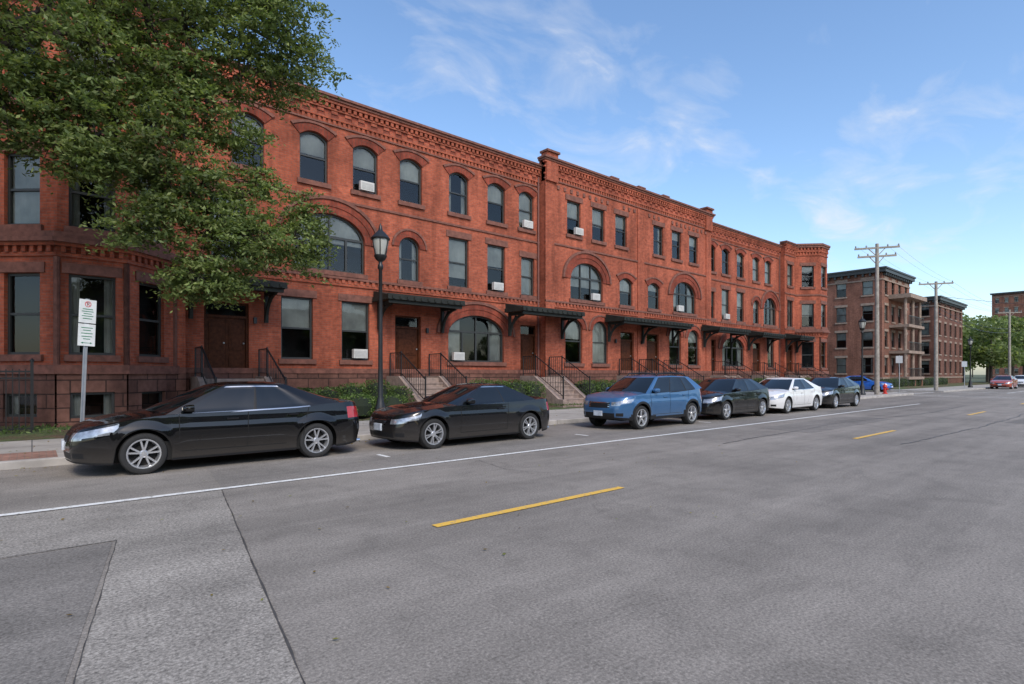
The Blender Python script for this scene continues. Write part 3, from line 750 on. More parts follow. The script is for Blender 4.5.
lobes=[((.1,14.0,8.6),(2.1,1.8,1.8),240,None),((1.9,14.0,9.0),(1.6,1.7,1.6),200,None),((3.7,14.0,9.8),(1.6,1.5,1.0),140,1),((5.05,14.1,9.3),(.9,1.0,.8),54,2),((4.3,13.8,10.9),(1.6,1.4,.8),80,2),
 ((-.3,14.2,6.8),(1.5,1.4,1.0),140,0),((1.3,14.0,6.7),(1.3,1.2,1.1),150,0),((2.6,14.0,7.6),(.9,1.1,.9),66,1),
 ((2.5,13.9,5.7),(.9,.8,.85),80,7),((3.4,13.9,4.7),(1.05,.9,.9),106,8),((4.7,14.0,4.75),(.95,.8,.8),76,9),((2.9,13.9,3.7),(.9,.7,.55),70,9),((5.25,14.0,5.7),(.45,.4,.4),18,10),((3.9,14,5.9),(.7,.6,.5),32,9),
 ((2.0,14.2,11.0),(2.2,2.0,1.3),90,1),((-1.5,14,10.5),(2.4,2.4,1.6),100,None),((-3.5,13,8.5),(2.4,2.4,2.0),100,None),((-5.5,12.5,8),(2,2,1.8),60,None),((-2.6,11,9),(2,1.6,1.6),50,None),((-3,16,9),(2,1.6,1.8),50,None),((1.7,13.7,4.8),(.8,.7,.65),52,8),((3.7,14,7.0),(.8,.6,.45),24,7),((.7,13.8,5.9),(1.0,.8,.5),44,6),((4.0,14,8.4),(.9,.8,.5),28,2)]
build_tree('honey_locust_tree',(-2.7,13.7,.1),lobes,11,.055,M['leaf'],3.8,.24)

def tree_mass(name,trees,n,size,mat):
    e=empty(name); C=[]; w=MB()
    for (x,y,h,r) in trees:
        w.tube([(x,y,0),(x+.2,y,h*.45),(x,y,h*.75)],[.25,.17,.06],6)
        nl=9
        for k in range(nl):
            a=random.uniform(0,6.28); rr=r*random.uniform(.2,.75); c=np.array([x+rr*math.cos(a),y+rr*math.sin(a),h*random.uniform(.35,.85)])
            s_=r*random.uniform(.3,.55); d=rng.normal(size=(n//nl,3)); d/=np.linalg.norm(d,axis=1)[:,None]
            C.append(c+d*s_*(1-np.abs(rng.normal(0,.25,size=(n//nl,1))))*np.array([1,1,.8]))
            w.tube([(x,y,h*.4),tuple(c)],[.1,.03],5)
    w.obj('trunks',M['bark'],e,uv=False); leafmesh('foliage',np.concatenate(C),size,mat,e,aspect=.7)
tr=[(112,17.5,11,4),(111,23,12,5),(119,19,12.5,5),(127,15.5,10.5,4),(126,24,14,5),(135,18,13,5),(146,16,11,5),(140,26,15,6),(158,18,13,6),(172,16,12,6),(112,30,14,5),(190,19,14,7),(215,17,14,7),(88,26,9,3)]
tree_mass('distant_and_added_trees',tr,2600,.28,M['leaf3'])
tr=[(x,random.uniform(-16,-30),random.uniform(8,13),random.uniform(4,6)) for x in range(70,330,13)]+[(330+random.uniform(-20,40),y,14,7) for y in range(-60,140,10)]+[(x,random.uniform(55,75),13,6) for x in range(56,130,10)]+[(x,random.uniform(-14,-18),random.uniform(6,8),random.uniform(3,4)) for x in range(-30,66,11)]  # last row: unseen trees behind the camera, added for darker reflections
tree_mass('distant_and_added_trees',tr,700,.5,M['leaf3'])

# ---------------------------------------------------------------- cars
def carpaint(name,c,metal=.0,rough=.3,spec=.3):
    m,nt,b=newmat(name); b.inputs['Base Color'].default_value=(*c,1); b.inputs['Metallic'].default_value=metal
    b.inputs['Specular IOR Level'].default_value=spec; b.inputs['Coat Weight'].default_value=1; b.inputs['Coat Roughness'].default_value=.012
    n=noise(nt,objco(nt),3,4); L(nt,ramp(nt,n,[(.3,rough*.8),(.7,rough*1.3)]),b.inputs['Roughness'])
    sp_=N(nt,'ShaderNodeSeparateXYZ'); L(nt,objco(nt),sp_.inputs[0])
    mr=N(nt,'ShaderNodeMapRange'); mr.inputs[1].default_value=.2; mr.inputs[2].default_value=.6; mr.inputs[3].default_value=.22; mr.inputs[4].default_value=.0; L(nt,sp_.outputs[2],mr.inputs[0])
    L(nt,mixc(nt,'MIX',mr.outputs[0],tuple(c),(.16,.14,.12)),b.inputs['Base Color'])
    return m
CM=dict(glass=simple('tinted_car_glass',(.006,.008,.009),.02,var=0,spec=.7),trim=simple('black_plastic_trim',(.014,.014,.015),.5,var=.1,spec=.3),
 tire=simple('tyre_rubber',(.018,.018,.018),.8,var=.2,scale=10),rim=simple('alloy_wheel',(.66,.67,.69),.28,metal=.8,var=.1),
 head=simple('headlamp_lens',(.36,.38,.41),.10,var=.5,scale=12,coat=1,metal=.5),tail=simple('tail_lamp_lens',(.40,.012,.012),.15,var=.2,coat=1,scale=8),
 plate=simple('licence_plate',(.55,.6,.66),.5,var=.3,scale=9),chrome=simple('chrome_trim',(.6,.6,.6),.15,metal=1,var=0),
 under=simple('car_underbody',(.008,.008,.008),.9,var=0),seam=simple('panel_gap',(.004,.004,.004),.9,var=0),amber=simple('amber_lens',(.6,.2,.02),.2,var=0))
MATK=['paint','glass','trim','head','tail','chrome','seam','plate','under','tire','rim','amber']
def smooth_interp(pts,w=.09):
    xs=[p[0] for p in pts]; zs=[p[1] for p in pts]
    d=np.linspace(-w,w,7)
    return lambda x: float(np.mean(np.interp(x+d,xs,zs)))
def wheel_into(mb,x,y,R,W_,side,spokes):
    s=side; rim=R*.71
    prof=[(rim,-.0),(rim+.012,.006),(R*.86,.012),(R*.95,.002),(R,-.03),(R,-W_+.03),(R*.95,-W_),(rim,-W_)]
    mb.lathe([(r,h*s) for r,h in prof],(x,y,R),32,9,axis='y')
    mb.lathe([(r,h*s) for r,h in [(rim+.004,-.002),(rim+.002,.006),(rim-.018,.004),(rim-.026,-.02),(rim-.04,-.09)]],(x,y,R),32,10,axis='y')
    mb.lathe([(r,h*s) for r,h in [(rim-.03,-.10),(.001,-.10)]],(x,y,R),24,8,axis='y')
    mb.lathe([(r,h*s) for r,h in [(R*.42,-.095),(R*.42,-.08),(.03,-.08)]],(x,y,R),20,8,axis='y')
    mb.lathe([(r,h*s) for r,h in [(.001,-.004),(.045,-.006),(.06,-.02),(.065,-.06)]],(x,y,R),16,10,axis='y')
    n,dbl=spokes
    for k in range(n):
        for off in ((-.10,.10) if dbl else (0,)):
            a=2*math.pi*k/n+.3+off; a2=2*math.pi*k/n+.3+off*(2.2 if n==5 else 1.5)
            def P(r,ang,dw,dep):
                px=r*math.cos(ang)-dw*math.sin(ang); pz=r*math.sin(ang)+dw*math.cos(ang); return (x+px,y+dep*s,R+pz)
            w0,w1=((.017,.016) if n==5 else (.012,.012)) if dbl else (.030,.024)
            r0=.05; r1=rim-.016
            mb.hexa([P(r0,a,-w0,-.05),P(r0,a,w0,-.05),P(r1,a2,w1,-.045),P(r1,a2,-w1,-.045),P(r0,a,-w0*.8,-.012),P(r0,a,w0*.8,-.012),P(r1,a2,w1*.8,-.006),P(r1,a2,-w1*.8,-.006)],10)
def car_mesh(sp):
    mb=MB(); Ln=sp['L']; Wd=sp['W']; hL=Ln/2; hW=Wd/2; R=sp['R']; AR=R+.055
    zt=smooth_interp(sp['zt']); wheels=sp['wheels']; clr=sp.get('clr',.2)
    wf=smooth_interp(sp.get('wf',[(.1,.93),(.25,.962),(.36,.972),(.42,.985),(.6,.998),(.70,1.0),(.76,.982),(.9,.962),(1.05,.93),(1.3,.9)]),.025)
    fo=smooth_interp(sp.get('fo',[(.1,.12),(.25,.03),(.45,0),(.62,.03),(.75,.12),(.85,.22)]),.04)
    ro=smooth_interp(sp.get('ro',[(.1,.12),(.25,.05),(.5,0),(.75,.02),(.95,.06),(1.1,.12)]),.04)
    a,b=.62,.46
    plan=[]
    for t in np.linspace(0,1,9)[:-1]: plan.append((-hL+.05*t*t,t*(hW-b)))
    for ph in np.linspace(0,90,19): r=math.radians(ph); plan.append((-hL+.05+ (a-.05)*(1-math.cos(r))**1.0,hW-b+b*math.sin(r)))
    xs=set(np.arange(-hL+a+.08,hL-a-.04,.09).round(3).tolist())
    for wx in wheels:
        for q in np.linspace(-1,1,25):
            x=wx+AR*math.sin(q*math.pi/2)
            if -hL+a<x<hL-a: xs.add(round(x,3))
        for q in (-AR-.004,AR+.004):
            if -hL+a<wx+q<hL-a: xs.add(round(wx+q,3))
    for x in sorted(xs): plan.append((x,hW))
    a2,b2=.5,.42
    for ph in np.linspace(90,0,19): r=math.radians(ph); plan.append((hL-.04-(a2-.04)*(1-math.cos(r)),hW-b2+b2*math.sin(r)))
    for t in np.linspace(1,0,9)[1:]: plan.append((hL-.04*t*t,t*(hW-b2)))
    def zbot(x):
        z=clr+.05*max(0,(abs(x)-hL+.5)/.5)
        for wx in wheels:
            q=AR*AR-(x-wx)**2
            if q>0: z=max(z,R+math.sqrt(q))
        return z
    def pt(x,y,z,sgn=1):
        f=(1-min(1,(x+hL)/.95)) if x<-hL+.95 else 0
        r=(1-min(1,(hL-x)/.8)) if x>hL-.8 else 0
        fl=0
        for wx in wheels:
            q=math.hypot(x-wx,z-R)
            if abs(y)>hW*.9: fl=max(fl,.018*max(0,1-abs(q-AR-.02)/.12))
        return (x+fo(z)*f**1.3-ro(z)*r**1.3, sgn*(y*wf(z)+fl), z)
    NV=20; vs=np.linspace(0,1,NV)
    ring=[(x,y,1) for x,y in plan]+[(x,y,-1) for x,y in plan[::-1]][1:-1]
    n=len(ring); base_=len(mb.v)
    for v in vs:
        for x,y,s_ in ring:
            z0=zbot(x); z=z0+v*(zt(x)-z0)
            mb.v.append(pt(x,y,z,s_))
    HL,HR,TLt=sp['head'],sp.get('grille',(.34,.62,.85)),sp['tail']
    for i in range(NV-1):
        vm=(vs[i]+vs[i+1])/2
        for k in range(n):
            k2=(k+1)%n; xm=(ring[k][0]+ring[k2][0])/2; ym=(ring[k][1]*ring[k][2]+ring[k2][1]*ring[k2][2])/2
            q=(base_+i*n+k,base_+i*n+k2,base_+(i+1)*n+k2,base_+(i+1)*n+k)
            zm=sum(mb.v[j][2] for j in q)/4; m=0; ay=abs(ym); df=xm+hL; dr=hL-xm
            if df<HL[0] and ay>hW*HL[1] and HL[2]+ .10*(df/HL[0])<vm<HL[3]: m=3
            if df<.2:
                if ay<HR[0] and HR[1]<vm<HR[2]: m=2 if i%2 else 5
                if ay<HR[0]-.04 and HR[1]<vm<HR[2]: m=2
                if ay<hW*.62 and .1<vm<.32: m=2
                if ay<HR[0] and HR[2]<vm<HR[2]+.05: m=5
            if df<.34 and hW*.66<ay<hW*.86 and .17<vm<.3: m=2
            if dr<TLt[0] and ay>hW*TLt[1] and TLt[2]<vm<TLt[3]: m=4
            if dr<.3 and ay<hW*.75 and vm<.12: m=2
            if sp.get('clad'):
                if any(math.hypot(xm-wx,zm-R)<AR+.07 for wx in wheels) or vm<.13 or zm<clr+.1: m=2
            elif vm<.07 and zm<.4: m=2
            mb.f.append(q); mb.mi.append(m)
    ks=[0,.03,.07,.14,.3,.5,.75,1.0]; top0=base_+(NV-1)*n; prev=[top0+k for k in range(n)]
    for kk in ks[1:]:
        cur=[]
        for x,y,s_ in ring:
            sx=min(max(x,-hL+.9),hL-.75)
            p=pt(x,y,zt(x),s_); px=p[0]+(sx-p[0])*kk if abs(sx-x)>1e-6 else x
            cr=sp.get('crown',.07)*(1-(1-kk)**2.2)
            if px<-hL+1.3 and .25<kk<.6: cr+=.008
            cur.append(len(mb.v)); mb.v.append((px,p[1]*(1-kk),zt(px)+cr if kk>0 else p[2]))
        for k in range(n):
            k2=(k+1)%n; mb.f.append((prev[k],prev[k2],cur[k2],cur[k])); mb.mi.append(0)
        prev=cur
    g=sp['gh']; H=sp['H']; xm=(g['xf1']+g['xr1'])/2
    hwb=hW*g.get('wb',.925); hwr=hW*g.get('wr',.66); bf,br=.20,.13
    side=sorted(set([0,.035]+[round(t,4) for t in g['cuts']]+[1]))
    sd=[]
    for s0,s1 in zip(side,side[1:]):
        m=max(1,int(round((s1-s0)/.06)))
        for i in range(m): sd.append(s0+(s1-s0)*i/m)
    sd.append(1)
    yf=[0,.2,.4,.6,.8,.94,1.0]
    def gp(kind,t,v,s_):
        vv=v; xf=g['xf0']+(g['xf1']-g['xf0'])*(vv*.88+.12*vv*vv); xr=g['xr0']+(g['xr1']-g['xr0'])*(vv*.85+.15*vv*vv)
        hw=hwb+(hwr-hwb)*(v*.72+.28*v*v)
        if kind=='f': x=xf+bf*t*t; y=hw*t
        elif kind=='r': x=xr-br*t*t; y=hw*t
        else:
            x0,x1=xf+bf,xr-br; x=x0+(x1-x0)*t; y=hw*(1+.03*math.sin(math.pi*t))
        zr=H-.045-g.get('rc',.035)*((x-xm-g.get('rs',-.05))/1.0)**2
        zb=zt(x)-.015+(sp.get('crown',.07)*(1-(y/hW)**2) if kind!='s' else 0)
        z=zb+(zr-zb)*v
        return (x,y*s_,z)
    gr=[('f',t,1) for t in yf]+[('s',t,1) for t in sd[1:-1]]+[('r',t,1) for t in yf[::-1]]+[('r',t,-1) for t in yf[1:]]+[('s',t,-1) for t in sd[1:-1][::-1]]+[('f',t,-1) for t in yf[::-1][:-1]]
    ng=len(gr); LV=[0,.045,.09,.2,.4,.6,.8,.9,.94,1.0]; b0=len(mb.v)
    def inset(v,kd,t):
        if kd=='s' and .045<v<.92:
            for w0,w1 in g['wins']:
                if w0<t<w1: return .012
        return 0
    for v in LV:
        for kd,t,s_ in gr:
            p=gp(kd,t,v,s_); mb.v.append((p[0],p[1]-s_*inset(v,kd,t),p[2]))
    def sideT(e):
        kd,t,_=e
        if kd=='s': return t
        return 0 if kd=='f' else 1
    for i in range(len(LV)-1):
        for k in range(ng):
            k2=(k+1)%ng; A,B=gr[k],gr[k2]; m=0
            kinds={A[0],B[0]}
            if kinds=={'f'}:
                m=1 if max(A[1],B[1])<=.945 and LV[i]<.93 else 0
            elif kinds=={'r'}:
                m=1 if max(A[1],B[1])<=.81 and .04<=LV[i]<.85 and not g.get('norear') else 0
            else:
                t=(sideT(A)+sideT(B))/2
                if .04<LV[i]<.89:
                    for w0,w1 in g['wins']:
                        if w0<t<w1: m=1
                    if m==0 and g['wins'][0][0]<t<g['wins'][-1][1]: m=2
                elif g['wins'][0][0]-.02<t<g['wins'][-1][1]+.005 and LV[i]<=.04: m=g.get('belt',2)
                elif g['wins'][0][0]<t<g['wins'][-1][1] and .89<LV[i]<.93: m=g.get('belt',2)
            mb.f.append((b0+i*ng+k,b0+i*ng+k2,b0+(i+1)*ng+k2,b0+(i+1)*ng+k)); mb.mi.append(m)
    prev=[b0+(len(LV)-1)*ng+k for k in range(ng)]; P0=[mb.v[j] for j in prev]
    for kk in (.05,.15,.35,.6,.8,1):
        cur=[]
        for (x,y,z) in P0:
            sx=min(max(x,g['xf1']+.45),g['xr1']-.35); cur.append(len(mb.v)); mb.v.append((x+(sx-x)*kk,y*(1-kk),z+.045*(1-(1-kk)**2.5)))
        for k in range(ng):
            k2=(k+1)%ng; mb.f.append((prev[k],prev[k2],cur[k2],cur[k])); mb.mi.append(0)
        prev=cur
    for s_ in (1,-1):
        for x,tilt in sp['seams']:
            z0=clr+.14; z1=zt(x)-.02; m=12; pr=None
            for i in range(m+1):
                z=z0+(z1-z0)*i/m; xx=x+tilt*(i/m)**2; y=hW*wf(z)+.003
                c=((xx-.006,s_*y,z),(xx+.006,s_*y,z))
                if pr: mb.face([pr[0],pr[1],c[1],c[0]],6)
                pr=c
        z=clr+.14; X=[x for x,_ in sp['seams']]; 
        for i in range(20):
            xa=min(X)+(max(X)-min(X))*i/20; xb=min(X)+(max(X)-min(X))*(i+1)/20
            if any(abs((xa+xb)/2-wx)<AR+.14 for wx in wheels): continue
            y=hW*wf(z)+.003; mb.face([(xa,s_*y,z-.005),(xb,s_*y,z-.005),(xb,s_*y,z+.005),(xa,s_*y,z+.005)],6)
        for x in sp['handles']:
            z=zt(x)-.13; y=hW*wf(z); mb.hexa([(x-.1,s_*(y-.01),z-.018),(x+.1,s_*(y-.01),z-.018),(x+.095,s_*(y+.028),z-.012),(x-.095,s_*(y+.028),z-.012),(x-.1,s_*(y-.01),z+.018),(x+.1,s_*(y-.01),z+.018),(x+.095,s_*(y+.028),z+.012),(x-.095,s_*(y+.028),z+.012)],sp.get('handle_mat',0))
        mx=g['xf0']+.56; mz=zt(mx)+.085; my=hW+.0
        rings=[]
        for j,(q,sc_) in enumerate(((-.11,.35),(-.07,.85),(0,1),(.05,.97))):
            rr=[]
            for i in range(12):
                an=2*math.pi*i/12; rr.append((mx+q,s_*(my+.10*sc_*math.copysign(abs(math.cos(an))**.7,math.cos(an))),mz+.065*sc_*math.copysign(abs(math.sin(an))**.7,math.sin(an))))
            i0=len(mb.v); mb.v.extend(rr); rings.append(i0)
        for r0,r1 in zip(rings,rings[1:]):
            for i in range(12): mb.f.append((r0+i,r0+(i+1)%12,r1+(i+1)%12,r1+i)); mb.mi.append(0)
        mb.f.append(tuple(rings[-1]+i for i in range(12))); mb.mi.append(1)
        mb.f.append(tuple(rings[0]+i for i in range(12))); mb.mi.append(0)
        mb.beam((mx,s_*(my-.14),mz-.07),(mx,s_*(my-.05),mz-.04),.05,.04,2)
        if sp.get('rails'):
            yy=hwr*.9
            mb.tube([(g['xf1']+.25,s_*yy,H-.05),(g['xf1']+.35,s_*yy,H+.03),(xm,s_*yy,H+.055),(g['xr1']-.3,s_*yy,H+.03),(g['xr1']-.2,s_*yy,H-.05)],[.02]*5,8,2)
        for wx in wheels: wheel_into(mb,wx,s_*(hW-.02),R,.22,s_,sp['spokes'])
    mb.box(hL-.02-ro(.6),hL+.012-ro(.6)+.0,-.155,.155,sp.get('rp',.72),sp.get('rp',.72)+.155,7)
    mb.box(-hL-.012,-hL+.05,-.155,.155,.40,.545,7)
    mb.box(-hL+.35,hL-.35,-hW+.3,hW-.3,clr-.01,.62,8); mb.box(-hL+1.25,hL-1.25,-hW+.06,hW-.06,clr+.01,.5,8)
    mb.box(-hL+.2,-hL+.5,-hW+.45,hW-.45,clr+.02,.55,8)
    mb.tube([(hL-.3,-.55,clr+.04),(hL-.03,-.55,clr+.05)],[.035,.035],10,5)
    return mb
def make_car(name,sp,paint,loc,heading=0,mesh=None):
    if mesh is None:
        mb=car_mesh(sp); mats=[paint]+[CM[k] for k in MATK[1:]]
        mesh=mb.mesh(name+'_mesh',mats,smooth=34,uv=False)
    o=bpy.data.objects.new(name,mesh); o.location=loc; o.rotation_euler=(0,0,heading); COL.objects.link(o); return o
sedan=dict(L=4.82,W=1.82,H=1.46,R=.33,clr=.19,wheels=(-1.42,1.36),zt=[(-2.4,.70),(-2.15,.775),(-1.7,.865),(-1.2,.925),(-.8,.94),(0,.955),(1.0,.985),(1.6,1.03),(2.1,1.05),(2.41,1.02)],
 head=(.62,.5,.68,.93),tail=(.42,.42,.62,.9),grille=(.36,.62,.82),
 gh=dict(xf0=-1.34,xf1=-.36,xr1=1.0,xr0=1.98,cuts=[.055,.455,.475,.78,.80,.9],wins=[(.055,.455),(.475,.80)],wb=.93,wr=.64,belt=5),
 seams=[(-.93,.0),(.12,.02),(1.1,.12)],handles=[-.12,.92],spokes=(5,True),handle_mat=0)
coupe=dict(L=4.58,W=1.78,H=1.38,R=.325,clr=.17,wheels=(-1.42,1.34),zt=[(-2.29,.68),(-2.1,.745),(-1.7,.83),(-1.1,.89),(-.6,.905),(.3,.92),(1.1,.95),(1.7,.98),(2.1,.98),(2.29,.95)],
 head=(.5,.48,.66,.92),tail=(.36,.45,.64,.92),grille=(.26,.55,.86),
 gh=dict(xf0=-1.02,xf1=-.12,xr1=.9,xr0=1.72,cuts=[.055,.56,.575,.86,.9],wins=[(.055,.56),(.575,.86)],wb=.92,wr=.62,belt=5,rc=.04),
 seams=[(-.72,.0),(.62,.04)],handles=[.42],spokes=(6,True))
suv=dict(L=4.45,W=1.79,H=1.58,R=.345,clr=.27,wheels=(-1.32,1.31),zt=[(-2.22,.84),(-2.0,.93),(-1.5,1.0),(-1.1,1.02),(-.6,1.03),(.5,1.06),(1.4,1.11),(1.9,1.15),(2.22,1.15)],
 fo=[(.2,.1),(.4,0),(.6,0),(.78,.03),(.95,.14)],ro=[(.2,.1),(.4,0),(.8,.02),(1.1,.06)],wf=[(.1,.94),(.3,.965),(.45,.98),(.7,.998),(.78,1.0),(.85,.982),(1.0,.962),(1.15,.93),(1.3,.9)],
 head=(.5,.5,.68,.9),tail=(.4,.5,.6,.97),grille=(.38,.58,.84),clad=True,rails=True,rp=.75,
 gh=dict(xf0=-1.2,xf1=-.42,xr1=1.62,xr0=2.08,cuts=[.05,.36,.38,.66,.685,.87],wins=[(.05,.36),(.38,.66),(.685,.87)],wb=.93,wr=.68,rc=.025,rs=-.1),
 seams=[(-.88,0),(.08,.02),(1.02,.12)],handles=[-.15,.86],spokes=(5,False))
hatch=dict(sedan,L=4.5,W=1.8,H=1.47,wheels=(-1.36,1.3),zt=[(-2.25,.74),(-2.0,.82),(-1.5,.91),(-1.1,.945),(-.6,.96),(.5,.99),(1.3,1.04),(1.9,1.08),(2.25,1.04)],
 gh=dict(xf0=-1.2,xf1=-.38,xr1=1.1,xr0=1.95,cuts=[.05,.42,.44,.76,.79,.9],wins=[(.05,.42),(.44,.76)],wb=.93,wr=.66),spokes=(5,False),tail=(.38,.45,.6,.9))
black=carpaint('black_car_paint',(.003,.003,.0035),rough=.3,spec=.1)
black2=carpaint('graphite_car_paint',(.006,.006,.007),rough=.3,spec=.15)
blue=carpaint('blue_car_paint',(.045,.13,.27),metal=.35,rough=.35)
whitep=carpaint('white_car_paint',(.74,.74,.73))
silver=carpaint('silver_car_paint',(.35,.36,.37),metal=.6)
maroon=carpaint('red_car_paint',(.35,.06,.03))
bluep=carpaint('bright_blue_car_paint',(.02,.13,.5))
make_car('black_sedan_car',sedan,black,(2.78,11.45,0),math.radians(-.4))
make_car('black_coupe_car',coupe,black2,(7.92,11.0,0),math.radians(0))
make_car('blue_crossover_car',suv,blue,(14.65,10.68,0))
make_car('black_hatchback_car',hatch,black,(19.7,10.8,0))
make_car('white_sedan_car',sedan,whitep,(24.6,10.8,0))
make_car('dark_sedan_car',hatch,black2,(29.6,10.8,0))
make_car('blue_sedan_car',sedan,bluep,(58.0,18.2,0),math.radians(90))
make_car('red_sedan_car',sedan,maroon,(80,11.4,0))
make_car('white_sedan_car',hatch,whitep,(92,11.4,0)); make_car('silver_crossover_car',suv,silver,(99,11.4,0)); make_car('white_sedan_car',sedan,whitep,(106,11.4,0))
make_car('silver_sedan_car',sedan,silver,(118,10.9,0)); make_car('dark_sedan_car',hatch,black2,(126,11.2,0)); make_car('white_crossover_car',suv,whitep,(134,11.2,0))

# ---------------------------------------------------------------- street furniture
def lamp(x,y):
    e=empty('street_lamp',(x,y,.13)); b=MB()
    b.lathe([(.0,0),(.22,0),(.22,.12),(.17,.2),(.15,.55),(.11,.68),(.10,.75),(.075,.85),(.062,1.6),(.055,3.0),(.048,4.3),(.075,4.34),(.075,4.42),(.05,4.47),(.05,4.52),(.13,4.58),(.17,4.66),(.17,4.7),(.1,4.7)],(0,0,0),14)
    b.lathe([(.25,5.12),(.26,5.16),(.20,5.24),(.12,5.32),(.06,5.38),(.045,5.46),(.02,5.54),(.0,5.58)],(0,0,0),14)
    for k in range(6):
        a=k*math.pi/3; b.beam((.155*math.cos(a),.155*math.sin(a),4.7),(.24*math.cos(a),.24*math.sin(a),5.13),.02)
    b.obj('post',M['iron'],e,smooth=40,uv=False)
    g=MB(); g.lathe([(.13,4.7),(.20,4.95),(.22,5.12)],(0,0,0),14); g.obj('lantern_glass',M['globe'],e,smooth=60,uv=False)
lamp(7.2,13.9); lamp(44.4,13.9); lamp(78,13.9)
def upole(x,y,h,arms):
    e=empty('utility_pole',(x,y,.1)); b=MB(); b.tube([(0,0,0),(0,0,h*.5),(.02,0,h)],[.17,.14,.11],12); 
    for z,w in arms:
        b.beam((-.02-w/2*.5,w/2*.86,z),(-.02+w/2*.5,-w/2*.86,z),.12,.12)
        b.beam((-.02-w/5*.5,w/5*.86,z),(0,0,z-.6),.05); b.beam((-.02+w/5*.5,-w/5*.86,z),(0,0,z-.6),.05)
    b.obj('pole',M['wood'],e,smooth=40,uv=False)
    i=MB()
    for z,w in arms:
        for k in (-1,-.5,.5,1): i.lathe([(.03,0),(.05,.05),(.05,.12),(.02,.17)],(k*w/2*.5*.95,-k*w/2*.86*.95,z+.06),8)
    i.obj('insulators',M['metalgrey'],e,uv=False)
upole(45.8,13.4,10.8,[(10.5,2.8),(9.9,2.4)]); upole(61.6,13.4,9.8,[(9.6,2.6)]); upole(98,13.4,10,[(9.6,2.6)]); upole(134,13.4,10,[(9.6,2.6)])
cb=MB()
def cable(a,b,sag,r=.010):
    a=Vector(a);b=Vector(b); pts=[a.lerp(b,t)-Vector((0,0,4*sag*t*(1-t))) for t in np.linspace(0,1,14)]; cb.tube(pts,[r]*14,4,cap=False)
for k in (-1,-.5,.5,1):
    o=Vector((k*.6,-k*1.05,0))
    cable(Vector((45.8,13.4,10.75))+o,Vector((61.6,13.4,9.85))+o,.25,.006); cable(Vector((61.6,13.4,9.85))+o,Vector((98,13.4,9.85))+o,.6,.008); cable(Vector((98,13.4,9.85))+o,Vector((134,13.4,9.85))+o,.6,.008)
cable((61.6,13.4,7.6),(98,13.4,7.6),.6,.02); cable((61.6,13.4,7.2),(98,13.4,7.1),.7,.025); cable((98,13.4,7.4),(96,-8,7.0),.5,.02); cable((61.6,13.4,8.6),(96,-8,8.2),.7,.014)
cb.obj('overhead_cables',M['iron'],None,uv=False)
# parking sign
e=empty('parking_sign',(.72,13.75,.13)); e.rotation_euler=(0,math.radians(2.2),math.radians(22))
b=MB(); b.box(-.028,.028,-.012,.012,0,2.95); b.box(-.028,-.02,-.03,-.012,0,2.95); b.box(.02,.028,-.03,-.012,0,2.95); b.obj('post',M['steel'],e)
b=MB(); b.box(-.15,.15,-.040,-.034,2.47,2.93); b.box(-.15,.15,-.040,-.034,2.02,2.45); o=b.obj('sign_plates',M['signwhite'],e,bevel=.003)
g=MB()
def ringf(mb,cx,cz,r0,r1,y,n=24):
    for k in range(n):
        a=2*math.pi*k/n; c=2*math.pi*(k+1)/n
        mb.face([(cx+r0*math.cos(a),y,cz+r0*math.sin(a)),(cx+r1*math.cos(a),y,cz+r1*math.sin(a)),(cx+r1*math.cos(c),y,cz+r1*math.sin(c)),(cx+r0*math.cos(c),y,cz+r0*math.sin(c))])
r_=MB(); ringf(r_,0,2.84,.045,.056,-.0425); r_.beam((-.034,-.043,2.874),(.034,-.043,2.806),.002,.009)
r_.obj('prohibition_ring',M['signred'],e)
def txt(s,size,loc,mat,parent,name):
    c=bpy.data.curves.new(name,'FONT'); c.body=s; c.size=size; c.align_x='CENTER'; c.align_y='CENTER'; c.extrude=.0008
    o=bpy.data.objects.new(name,c); o.location=loc; o.rotation_euler=(math.pi/2,0,0); c.materials.append(mat); COL.objects.link(o); o.parent=parent
txt('P',.09,(0,-.0418,2.84),M['iron'],e,'letter_p')
for i,(z,hw) in enumerate(((2.735,.09),(2.69,.10),(2.645,.07),(2.60,.10),(2.55,.08),(2.37,.10),(2.32,.07),(2.26,.10),(2.20,.09),(2.15,.06))): g.box(-hw,hw,-.0425,-.041,z,z+.014)
g.box(-.07,.07,-.0425,-.041,2.075,2.085); g.face([(-.10,-.0425,2.08),(-.06,-.0425,2.062),(-.06,-.0425,2.098)]); g.face([(.10,-.0425,2.08),(.06,-.0425,2.098),(.06,-.0425,2.062)])
g.obj('sign_lettering_and_arrow',M['signgreen'],e)
# iron fence at left
e=empty('iron_fence'); b=MB()
x=-4.6
while x<-.05:
    b.beam((x,17.6,.15),(x,17.6,1.72),.022); x+=.115
for xx in (-4.7,-2.4,-.0): b.beam((xx,17.6,.1),(xx,17.6,1.9),.06); b.lathe([(.0,1.98),(.045,1.94),(.045,1.9)],(xx,17.6,0),8)
for z in (.3,1.5,1.66): b.beam((-4.7,17.6,z),(0,17.6,z),.03,.04)
b.obj('fence_bars',M['iron'],e)
e=empty('fire_hydrant',(47.9,13.5,.13)); b=MB()
b.lathe([(0,0),(.17,0),(.17,.05),(.11,.07),(.11,.48),(.15,.5),(.15,.56),(.12,.62),(.07,.70),(.03,.73),(.03,.78),(0,.78)],(0,0,0),14)
b.tube([(-.2,0,.40),(.2,0,.40)],[.055,.055],10); b.tube([(0,0,.36),(0,-.2,.36)],[.075,.075],10); b.obj('body',M['red'],e,smooth=40,uv=False)
